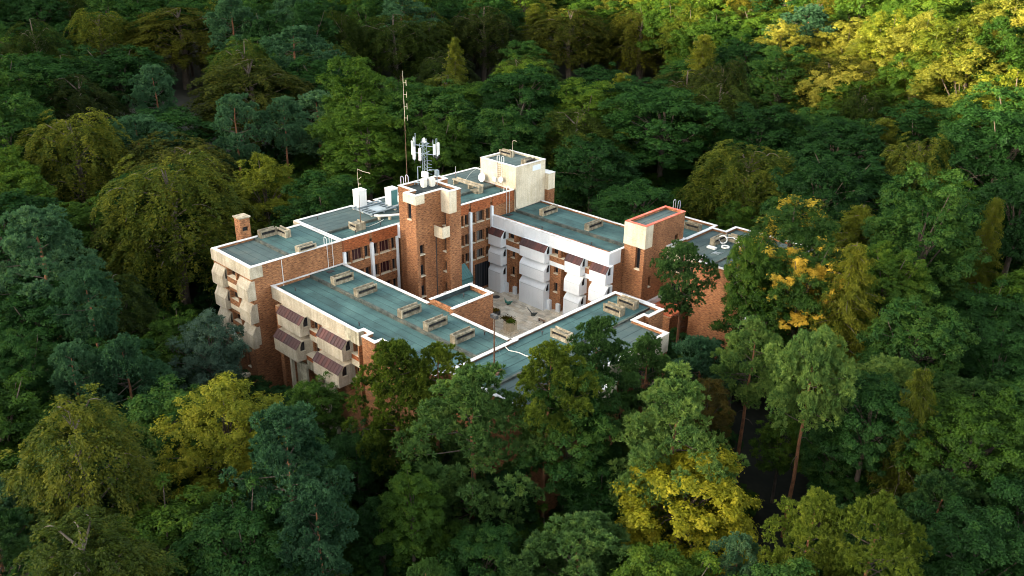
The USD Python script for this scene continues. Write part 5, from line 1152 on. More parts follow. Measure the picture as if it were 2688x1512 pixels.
FILL_KINDS = [('oak', 'dark green broadleaf tree at the lower left of the picture', 'dark green broadleaf trees at the lower left of the picture'), ('oak', 'small dark green broadleaf tree deep beyond the near block', None), ('autumn', 'tall broad sun-tinted pale golden broadleaf tree deep beyond the golden tree', None), ('oak_mid', 'mid green broadleaf tree deep beyond the left edge trees', None), ('oak', 'broad dark green broadleaf tree deep beyond the left edge trees', 'broad dark green broadleaf trees deep beyond the left edge trees'), ('oak', 'tall dark green broadleaf tree deep beyond the near block', None), ('yellowgreen', 'tall yellow-green broadleaf tree deep beyond the golden tree', 'tall yellow-green broadleaf trees deep beyond the golden tree'), ('weep_olive', 'small olive drooping tree deep beyond the left edge trees', None), ('weep_olive', 'tall olive drooping tree deep beyond the left edge trees', None), ('oak_mid', 'mid green broadleaf tree deep beyond the chimney', None), ('oak', 'broad dark green broadleaf tree at the lower right of the picture', None), ('weep_brown', 'broad brownish drooping tree deep beyond the right wing', None), ('autumn', 'tall sun-tinted pale golden broadleaf tree deep beyond the golden tree', None), ('yellowgreen', 'broad yellow-green broadleaf tree deep beyond the golden tree', None), ('weep_olive', 'broad olive drooping tree deep beyond the near block', None), ('oak', 'dark green broadleaf tree deep beyond the left edge trees', 'dark green broadleaf trees deep beyond the left edge trees'), ('pine_blue', 'tall blue-green pine deep beyond the chimney', None), ('oak', 'broad dark green broadleaf tree deep beyond the near block', None), ('oak', 'tall dark green broadleaf tree deep beyond the right wing', None), ('oak', 'tall small dark green broadleaf tree at the lower right of the picture', 'tall small dark green broadleaf trees at the lower right of the picture'), ('oak_mid', 'broad mid green broadleaf tree deep beyond the left edge trees', None), ('oak', 'dark green broadleaf tree behind the right wing', None), ('weep_brown', 'tall brownish drooping tree deep beyond the left edge trees', None), ('weep_gold', 'tall broad golden drooping tree deep beyond the right wing', None), ('oak', 'small dark green broadleaf tree at the lower right of the picture', 'small dark green broadleaf trees at the lower right of the picture'), ('weep_olive', 'olive drooping tree deep beyond the antenna tower', 'olive drooping trees deep beyond the antenna tower'), ('oak_mid', 'tall broad mid green broadleaf tree deep beyond the right wing', None), ('oak_mid', 'tall mid green broadleaf tree below the side wing corner', None), ('oak_mid', 'mid green broadleaf tree deep beyond the stair tower', 'mid green broadleaf trees deep beyond the stair tower'), ('oak', 'tall broad dark green broadleaf tree at the lower right of the picture', None), ('yellowgreen', 'tall broad yellow-green broadleaf tree deep beyond the right edge', None), ('oak_mid', 'broad mid green broadleaf tree deep beyond the right wing', None), ('oak', 'small dark green broadleaf tree deep beyond the antenna tower', None), ('oak', 'tall broad dark green broadleaf tree behind the antenna tower', None), ('oak', 'broad dark green broadleaf tree behind the golden tree', None), ('oak', 'tall broad dark green broadleaf tree deep beyond the left edge trees', None), ('weep_brown', 'tall small brownish drooping tree deep beyond the right wing', None), ('larch', 'slim olive larch behind the golden tree', None), ('oak', 'dark green broadleaf tree deep beyond the stair tower', 'dark green broadleaf trees deep beyond the stair tower'), ('weep_olive', 'olive drooping tree deep beyond the near block', 'olive drooping trees deep beyond the near block'), ('pine_blue', 'blue-green pine at the lower left of the picture', None), ('oak_mid', 'tall broad mid green broadleaf tree at the lower right of the picture', 'tall broad mid green broadleaf trees at the lower right of the picture'), ('weep_olive', 'tall broad olive drooping tree at the lower left of the picture', None), ('oak_mid', 'tall broad mid green broadleaf tree deep beyond the right edge', None), ('oak', 'tall small dark green broadleaf tree below the front wing bays', None), ('pine_blue', 'small blue-green pine at the lower left of the picture', None), ('pine', 'small green pine at the lower right of the picture', 'small green pines at the lower right of the picture'), ('oak', 'dark green broadleaf tree at the lower right of the picture', None), ('autumn', 'tall sun-tinted pale golden broadleaf tree deep beyond the right edge', 'tall sun-tinted pale golden broadleaf trees deep beyond the right edge'), ('oak', 'broad dark green broadleaf tree deep beyond the right wing', None), ('weep_gold', 'tall small golden drooping tree deep beyond the golden tree', None), ('weep_brown', 'broad brownish drooping tree behind the chimney', None), ('oak_mid', 'tall small mid green broadleaf tree behind the antenna tower', None), ('oak_mid', 'mid green broadleaf tree at the lower left of the picture', None), ('pine_blue', 'tall broad blue-green pine deep beyond the near block', None), ('oak_mid', 'mid green broadleaf tree deep beyond the near block', None), ('oak', 'tall dark green broadleaf tree at the lower right of the picture', 'tall dark green broadleaf trees at the lower right of the picture'), ('pine_blue', 'blue-green pine deep beyond the near block', None), ('larch', 'slim olive larch at the lower right of the picture', None), ('oak_mid', 'broad mid green broadleaf tree deep beyond the plant room', None), ('oak_mid', 'small mid green broadleaf tree at the lower left of the picture', 'small mid green broadleaf trees at the lower left of the picture'), ('oak_mid', 'tall mid green broadleaf tree deep beyond the right wing', 'tall mid green broadleaf trees deep beyond the right wing'), ('pine_blue', 'blue-green pine at the lower right of the picture', None), ('weep_olive', 'tall olive drooping tree deep beyond the near block', None), ('pine', 'broad green pine at the lower right of the picture', None), ('oak_mid', 'tall small mid green broadleaf tree deep beyond the right wing', None), ('weep_olive', 'tall olive drooping tree behind the right wing', None), ('oak', 'dark green broadleaf tree deep beyond the antenna tower', None), ('oak', 'dark green broadleaf tree behind the golden tree', 'dark green broadleaf trees behind the golden tree'), ('weep_olive', 'broad olive drooping tree at the lower left of the picture', None), ('oak', 'small dark green broadleaf tree deep beyond the left edge trees', None), ('oak_mid', 'broad mid green broadleaf tree at the lower left of the picture', None), ('oak', 'small dark green broadleaf tree below the front wing bays', None), ('weep_brown', 'small brownish drooping tree deep beyond the near block', None), ('oak', 'broad dark green broadleaf tree at the lower left of the picture', 'broad dark green broadleaf trees at the lower left of the picture'), ('yellowgreen', 'tall broad yellow-green broadleaf tree deep beyond the right wing', None), ('pine_blue', 'small blue-green pine behind the chimney', None), ('oak', 'tall small dark green broadleaf tree deep beyond the near block', None), ('oak', 'broad dark green broadleaf tree behind the right edge', None), ('oak_mid', 'mid green broadleaf tree below the front wing bays', None), ('pine', 'broad green pine at the lower left of the picture', None), ('oak', 'tall dark green broadleaf tree deep beyond the left edge trees', None), ('oak_mid', 'small mid green broadleaf tree below the side wing corner', None), ('oak_mid', 'small mid green broadleaf tree deep beyond the plant room', None), ('larch', 'tall slim olive larch deep beyond the right wing', None), ('oak', 'small dark green broadleaf tree just behind the golden tree', None), ('oak_mid', 'tall mid green broadleaf tree deep beyond the right edge', None), ('oak', 'tall dark green broadleaf tree behind the left edge trees', None), ('oak', 'small dark green broadleaf tree just behind the near block', None), ('weep_olive', 'broad olive drooping tree behind the right wing', None), ('weep_olive', 'broad olive drooping tree deep beyond the plant room', None), ('oak_mid', 'small mid green broadleaf tree at the lower right of the picture', 'small mid green broadleaf trees at the lower right of the picture'), ('oak', 'tall small dark green broadleaf tree at the lower left of the picture', None), ('weep_brown', 'brownish drooping tree deep beyond the antenna tower', None), ('yellowgreen', 'tall yellow-green broadleaf tree at the lower right of the picture', None), ('pine_blue', 'small blue-green pine below the side wing corner', None), ('larch', 'slim olive larch deep beyond the stair tower', None), ('oak', 'dark green broadleaf tree at the bottom centre of the picture', None), ('weep_gold', 'golden drooping tree behind the right edge', None), ('oak', 'small dark green broadleaf tree just behind the chimney', None), ('weep_olive', 'tall small olive drooping tree deep beyond the antenna tower', None), ('weep_olive', 'olive drooping tree behind the stair tower', None), ('oak', 'small dark green broadleaf tree below the side wing corner', None), ('weep_brown', 'small brownish drooping tree deep beyond the left edge trees', None), ('oak', 'small dark green broadleaf tree just behind the stair tower', None), ('oak', 'dark green broadleaf tree deep beyond the plant room', None), ('pine', 'green pine at the lower right of the picture', None), ('pine', 'broad green pine below the side wing corner', None), ('oak', 'broad dark green broadleaf tree behind the chimney', None), ('yellowgreen', 'small yellow-green broadleaf tree deep beyond the golden tree', None), ('weep_gold', 'small golden drooping tree deep beyond the golden tree', None)]
FILL = [(0, -34.4, -15, 3.6, 7.8, 0), (1, -127.4, 74.4, 6.8, 6.9, 214), (2, -9.9, 174.2, 15.3, 10, 308), (3, -190.3, 33.2, 4.4, 8.5, 70), (4, -219.1, 28.4, 5.8, 10.5, 128), (5, -127.8, 92.7, 12.3, 7.3, 232), (4, -212.7, 45.6, 4.6, 8.9, 18), (6, -23.9, 178, 13.1, 8.2, 272), (7, -142.3, 32.1, 4.8, 7, 355), (8, -163.1, 33.6, 11.6, 7.7, 37), (9, -110.7, 60.5, 6.3, 7.2, 335), (10, 71.3, 34.4, -0.2, 4.7, 136), (11, -24.8, 122.1, 5.6, 10.4, 355), (12, -3.4, 188.2, 16.7, 8.2, 314), (13, -12.1, 157.6, 6.2, 8.8, 144), (14, -142.2, 105, 6, 9, 57), (15, -146.9, 17.3, 4, 7.3, 266), (16, -161.9, 88, 12.6, 7.5, 177), (17, -83.4, 66.1, 7.7, 9.6, 342), (18, -26.5, 149.8, 11.5, 7.8, 67), (19, 49.6, 60.6, 8.6, 6, 136), (20, -121.2, 5, 4.9, 9.8, 170), (21, 7.6, 96.2, 4.9, 7.8, 331), (22, -135.4, 17, 10.3, 7.8, 318), (23, -52.5, 193.9, 14.1, 10.6, 51), (24, 56.8, 91.2, 3.6, 6.4, 228), (24, 44.4, 79.9, 1.1, 6.4, 339), (25, -124.2, 132.4, 7.2, 8.6, 58), (26, -38.9, 178.1, 13.7, 9.2, 136), (27, 62.4, -11.7, 0.6, 4.1, 94), (28, -43.3, 102.8, 3.6, 8.5, 67), (29, 41.9, 118, 12.7, 9, 336), (30, 22.9, 171.1, 20.9, 9.5, 251), (31, -29.6, 165.9, 5.9, 10.1, 243), (32, -62.2, 71.1, 3.5, 6.8, 343), (33, -42.1, 60.3, 8.8, 8.7, 155), (4, -173.5, 21.4, 6.2, 10.6, 54), (34, 28.7, 85.7, 3.3, 8.7, 140), (35, -106.5, 12, 12, 10.3, 17), (36, -11.2, 114, 11.6, 6.9, 291), (37, 24.4, 108.9, 4.1, 7.7, 328), (38, -20.6, 101.6, 7.5, 8.4, 4), (39, -105.7, 84.4, 7.8, 8.3, 230), (40, 16.2, -32.2, -3.5, 4.4, 50), (41, 42.1, 140, 15.6, 10.1, 146), (42, -86.2, -9, 8.5, 9.5, 32), (43, 15, 188.6, 19.2, 10.3, 265), (44, 36.8, -22.2, 1.3, 3.7, 77), (24, 64.1, 44.5, -0.7, 3.9, 291), (45, 16.5, -25.8, -1.6, 3.6, 177), (46, 58.1, 32.9, -1.4, 3.9, 287), (47, 59.4, 56.2, -0.6, 4.6, 45), (48, 32.3, 158.6, 19, 7.4, 73), (49, -42.7, 156.7, 3.3, 9.8, 311), (6, 0, 159.4, 8.7, 7.6, 28), (41, 63.6, 62.5, 1.4, 5.2, 299), (50, -28.1, 188.4, 18.2, 7, 95), (51, -47.8, 14.2, 4.9, 10.1, 107), (52, -50.3, 51.4, 10.9, 7.1, 297), (53, 29.7, -24.8, -1.3, 4.6, 99), (54, -96.9, 68.6, 11.7, 9.4, 319), (55, -148.2, 89.9, 3, 8.6, 88), (56, 45.4, 101.8, 11.5, 8.1, 351), (57, -66.3, 53.3, 3.2, 7.5, 25), (28, -26.4, 89.3, 5.2, 8.1, 140), (58, 40.3, 65.2, 1.9, 7.2, 274), (59, -51.9, 90.6, 3.8, 10.9, 25), (4, -175.7, 37.5, 6.4, 10.1, 28), (60, -47.9, -10.1, 4.7, 5.6, 195), (61, -64.1, 185.3, 8.3, 7.5, 359), (62, 60.9, 27.5, -1.8, 4.1, 347), (63, -96.7, 55.4, 11.4, 7.7, 277), (64, 69.9, 48.6, -3.5, 5.5, 1), (65, -53.3, 181.1, 12.4, 7, 235), (66, -4.1, 101.7, 8.2, 7.4, 190), (67, -49.5, 72, 3.9, 8.2, 1), (68, 22.1, 97.7, 6.7, 7.3, 119), (69, -11, -11.3, -0.2, 4.8, 212), (70, -202.5, 35, 5.5, 7.1, 196), (71, 6.1, -28.5, -0.1, 4.7, 40), (72, 30.2, -13.8, -1.7, 3.5, 37), (73, -118.5, 67.9, 3.9, 7, 353), (74, -2.9, -28.6, -0.9, 5.3, 354), (75, -39.2, 192.9, 12, 9.6, 313), (76, -64.9, 15.8, 4.3, 7, 199), (77, -136.3, 85, 12.1, 6.9, 149), (78, 26.4, 121.6, 4.1, 9.4, 91), (15, -198.6, 47.3, 3.5, 7.9, 170), (24, 57.1, 50.7, -2.8, 3.6, 121), (79, 42, -25.7, -1.8, 4.6, 154), (80, 26.3, -33.9, -0.3, 4.9, 4), (81, -126, 23.6, 8.9, 7.2, 138), (82, 58.4, -3.5, -1.4, 3.8, 349), (74, 14.5, -16.8, -3, 5.1, 332), (60, -57.7, -9.1, 6.2, 5.5, 166), (39, -119.2, 82.1, 6.1, 8, 10), (83, -61.9, 108.5, 5.2, 7, 119), (84, -32, 139, 10.3, 7.9, 300), (85, 31.4, 71.4, 7.5, 6, 247), (86, 9.7, 171.4, 21.5, 7.7, 78), (68, 13.1, 107.5, 5.6, 7.4, 21), (61, -50.5, 168.2, 12, 7.6, 85), (87, -93.8, 3.6, 11.4, 8.4, 293), (88, -16.8, 21, 2, 6.5, 139), (89, 15.9, 79.5, 4.3, 9.2, 142), (90, -72.8, 121.2, 3.7, 9.7, 266), (91, 43.8, 90, 1.2, 6.6, 167), (25, -66.2, 87.7, 3.6, 7.6, 4), (92, -71.3, -2.2, 10.8, 6.9, 176), (93, -91.4, 110.9, 3.9, 7.6, 291), (94, 38.6, 150.7, 20, 7.8, 352), (95, 42.8, 23.8, -1.5, 3.9, 187), (19, 66.2, -2.4, 1.2, 3.7, 263), (96, -36, 113.7, 3.7, 7.4, 289), (97, 54.4, -14.9, -1.2, 4.4, 212), (98, 33, 131.6, 6.1, 7.3, 352), (99, -37.8, 5.7, 4.4, 6, 352), (19, 65, 54.2, 1.1, 3.5, 339), (38, -52, 125.9, 3.3, 7.6, 124), (100, -129.9, 104.8, 12.9, 7, 205), (48, 24.8, 181.6, 19.3, 7.2, 123), (91, 75.2, 3.4, -1.1, 3.5, 300), (6, -21, 209.8, 18.4, 8, 225), (101, -16, 74.1, 5.4, 8.6, 298), (15, -133.2, 38.7, 4.9, 7.8, 11), (102, 56.5, -9.1, -3, 3.8, 107), (103, -152.1, 27.5, 3.1, 6.9, 177), (104, 12.5, 54, 2.7, 6.2, 10), (56, 73.2, 20.8, 0.3, 4.2, 277), (46, 66.2, 11.6, -2.8, 3.7, 300), (105, -83, 131.6, 3.6, 7.3, 294), (106, 64.7, 34.7, -1.8, 4.2, 243), (46, 67.6, 17.9, -2, 3.6, 216), (107, 50.8, -4.5, -3.1, 4.8, 202), (24, 54.6, 80, 7.7, 6.2, 182), (15, -205.6, 56.3, 5.9, 7.3, 62), (0, 11.2, -22.8, -3.3, 4.2, 311), (60, -21.2, -22, -3, 3.5, 237), (108, -75.8, 23.4, 3.3, 10.3, 124), (109, -6.7, 147.8, 7.1, 6.8, 246), (24, 67.7, 40.2, -1.8, 3.7, 83), (0, 0.5, -15.7, -3.5, 4.1, 18), (110, 20, 132.5, 5.6, 6.9, 168), (25, -83.3, 101.6, 3.4, 7.3, 208), (60, -35, -3.6, 1.6, 5.7, 27)]
FAR = [(-64, 248), (-236, 93), (-165, 144), (-168, 170), (-143, 157), (-126, 232), (-229, 147), (-126, 298), (-1, 243), (-193, 114), (-121, 176), (-133, 273), (-94, 202), (-204, 94), (-88, 298), (-7, 211), (-99, 273), (-73, 223), (-248, 138), (-214, 254), (-156, 238), (-110, 315), (-189, 213), (-322, 71), (-201, 168), (-123, 248), (-261, 72), (-257, 207), (-299, 98), (-114, 233), (-37, 222), (-198, 267), (-76, 255), (-86, 319), (-191, 140), (-201, 79), (-173, 239), (-149, 203), (-47, 214), (-214, 146), (-26, 219), (-150, 273), (-111, 246), (-282, 137), (-173, 125), (-213, 72), (-160, 299), (-130, 207), (-301, 71), (-239, 165), (-106, 223), (-157, 214), (-215, 215), (-168, 290), (-158, 121), (-160, 185), (-29, 259), (-11, 233), (-265, 175), (-54, 245), (-257, 54), (-181, 168), (-119, 191), (-229, 83), (-220, 180), (-270, 111), (-35, 235), (-110, 286), (16, 216), (-212, 111), (-135, 255), (-231, 119), (-149, 261), (-187, 231), (-288, 123), (10, 234), (-247, 70), (-254, 159), (-238, 54), (-246, 120), (-165, 265), (-178, 277), (-272, 94), (-92, 288), (-306, 117), (-310, 100), (-110, 267), (-67, 289), (-262, 191), (-312, 62), (-180, 99), (-48, 267), (-248, 92), (-190, 243), (-145, 246), (-268, 150), (-237, 196), (-133, 141), (-16, 186), (-239, 220), (-46, 288), (-60, 217), (-109, 206), (-99, 254), (-203, 226), (-285, 154), (-14, 261), (-180, 181), (-145, 225), (-208, 189), (-217, 165), (-242, 107), (-87, 226), (-289, 107), (-271, 79), (-106, 332), (-236, 131), (-280, 65), (-77, 275), (-225, 203), (-23, 271), (-171, 190), (-155, 135), (-292, 88), (-164, 281), (-67, 198), (-280, 169), (-150, 177), (-127, 320), (6, 199), (-184, 198), (-265, 42), (-42, 311), (-187, 269), (-14, 198), (-32, 205), (-64, 264), (-41, 251), (-97, 244), (-182, 254), (-172, 155), (-227, 159), (-198, 199), (-77, 317), (-204, 155), (-72, 211), (-262, 128), (-81, 204), (-90, 310), (-111, 300), (-84, 240), (-249, 191), (-146, 310), (-92, 265), (-51, 232), (-151, 288), (-68, 237), (-138, 300), (-207, 205), (-118, 261), (-169, 109), (-226, 228), (-307, 85), (-224, 55), (-252, 179), (-170, 209), (-211, 134), (0, 225), (-219, 121), (-274, 123), (-24, 232), (-199, 250), (-134, 185), (-31, 245), (-191, 278), (-82, 288), (-178, 220), (-35, 278), (-141, 288), (-135, 168), (4, 212), (-261, 103), (-21, 246), (-248, 46), (-107, 185), (-188, 156), (-122, 221), (-156, 152), (-165, 248), (-93, 213), (-227, 241), (-118, 278), (-58, 283), (-96, 234), (-217, 94), (-146, 125), (-8, 273), (-230, 42), (-188, 128), (-51, 257), (-134, 311), (-165, 225), (-65, 276), (-88, 257), (-81, 265), (-90, 277), (-230, 67), (-126, 286), (-271, 55), (5, 182), (-239, 179), (-57, 204), (-293, 57), (-171, 255), (-98, 316), (-282, 80), (-176, 137), (-39, 300), (-206, 241), (-300, 130), (-102, 296), (-192, 188), (-12, 251), (-157, 106), (-144, 193), (-115, 327), (-225, 108), (-137, 238), (-155, 165), (-203, 124), (-139, 265), (-127, 264), (18, 204), (-36, 290), (-146, 144), (-240, 151), (-155, 252), (-4, 262), (-46, 240), (-177, 264), (-16, 218), (-99, 305), (-255, 81), (-224, 134), (-124, 308), (-258, 115), (-269, 163), (-160, 199), (-134, 220), (-293, 144), (-46, 204), (-97, 326), (-260, 140), (-148, 301), (-230, 187), (-137, 131), (-167, 98), (-56, 292), (-118, 290), (-14, 148), (-116, 213), (-16, 279), (15, 146), (-20, 372), (-16, 166), (34, 262), (-43, 233), (3, 136), (-126, 331), (-159, 260), (-64, 328), (20, 159), (9, 298), (32, 141), (-97, 348), (-25, 370), (-22, 158), (-62, 297), (-120, 335), (-180, 294), (-75, 192), (-71, 311), (6, 152), (-84, 214), (-115, 340), (-120, 239), (1, 149), (-57, 357), (4, 144), (-81, 323), (-168, 308), (-92, 250), (-61, 178), (-83, 350), (-65, 229), (-182, 287), (-105, 239), (28, 147), (-48, 279), (-23, 195), (-138, 326), (-109, 254), (31, 167), (-69, 361), (0, 377), (-145, 235), (24, 375), (-116, 307), (-175, 300), (-59, 254), (32, 314), (-64, 208), (-53, 364), (-75, 354), (-36, 265), (-158, 308), (-40, 364), (37, 173), (-34, 367), (-102, 283), (-205, 276), (-142, 319), (24, 281), (-197, 284), (31, 233), (-10, 243), (-6, 377), (-191, 288), (-11, 309), (-53, 224), (-105, 260), (-15, 288), (12, 380), (-168, 301), (10, 164), (-97, 227), (22, 143), (4, 301), (-136, 245), (-131, 246), (10, 362), (-71, 247), (-160, 292), (3, 350), (11, 157), (-4, 322), (26, 272), (-13, 341), (-101, 216), (30, 280), (-120, 269), (-63, 356), (-82, 306), (-85, 343), (-158, 274), (-40, 370), (-92, 344), (16, 154), (-7, 357), (-48, 367), (-108, 277), (-57, 324), (9, 140), (-103, 343), (24, 330), (10, 317), (-138, 230), (-2, 295), (9, 225), (7, 246), (-39, 166), (24, 382), (1, 171), (-21, 253), (-72, 186), (-8, 222), (-110, 215), (25, 301), (-33, 321), (-76, 232), (-155, 315), (-57, 276), (-57, 237), (37, 229), (-58, 226), (22, 224), (-133, 290), (20, 238), (-133, 281), (35, 358), (-127, 241), (9, 133), (-45, 295), (-8, 165), (39, 220), (-20, 353), (-74, 293), (45, 275), (-103, 323), (31, 383), (-79, 197), (22, 196), (-2, 178), (-12, 357), (30, 331), (28, 137), (-5, 198), (17, 139), (-92, 351), (-100, 264), (-46, 174), (-80, 296), (-86, 249), (-40, 261), (26, 163), (-155, 280), (-60, 363), (34, 247), (-128, 254), (7, 375), (-21, 169), (-163, 255), (-55, 311), (13, 292), (21, 149), (-2, 252), (-71, 325), (8, 335), (-149, 319), (-43, 276), (40, 126), (16, 178), (-14, 375), (30, 176), (-1, 141), (60, 151), (-74, 284), (40, 325), (-109, 340), (42, 303), (-86, 326), (36, 364), (48, 245), (-190, 260), (-13, 302), (25, 154), (-29, 197), (-143, 254), (-4, 363), (5, 279), (-3, 347), (13, 260)]
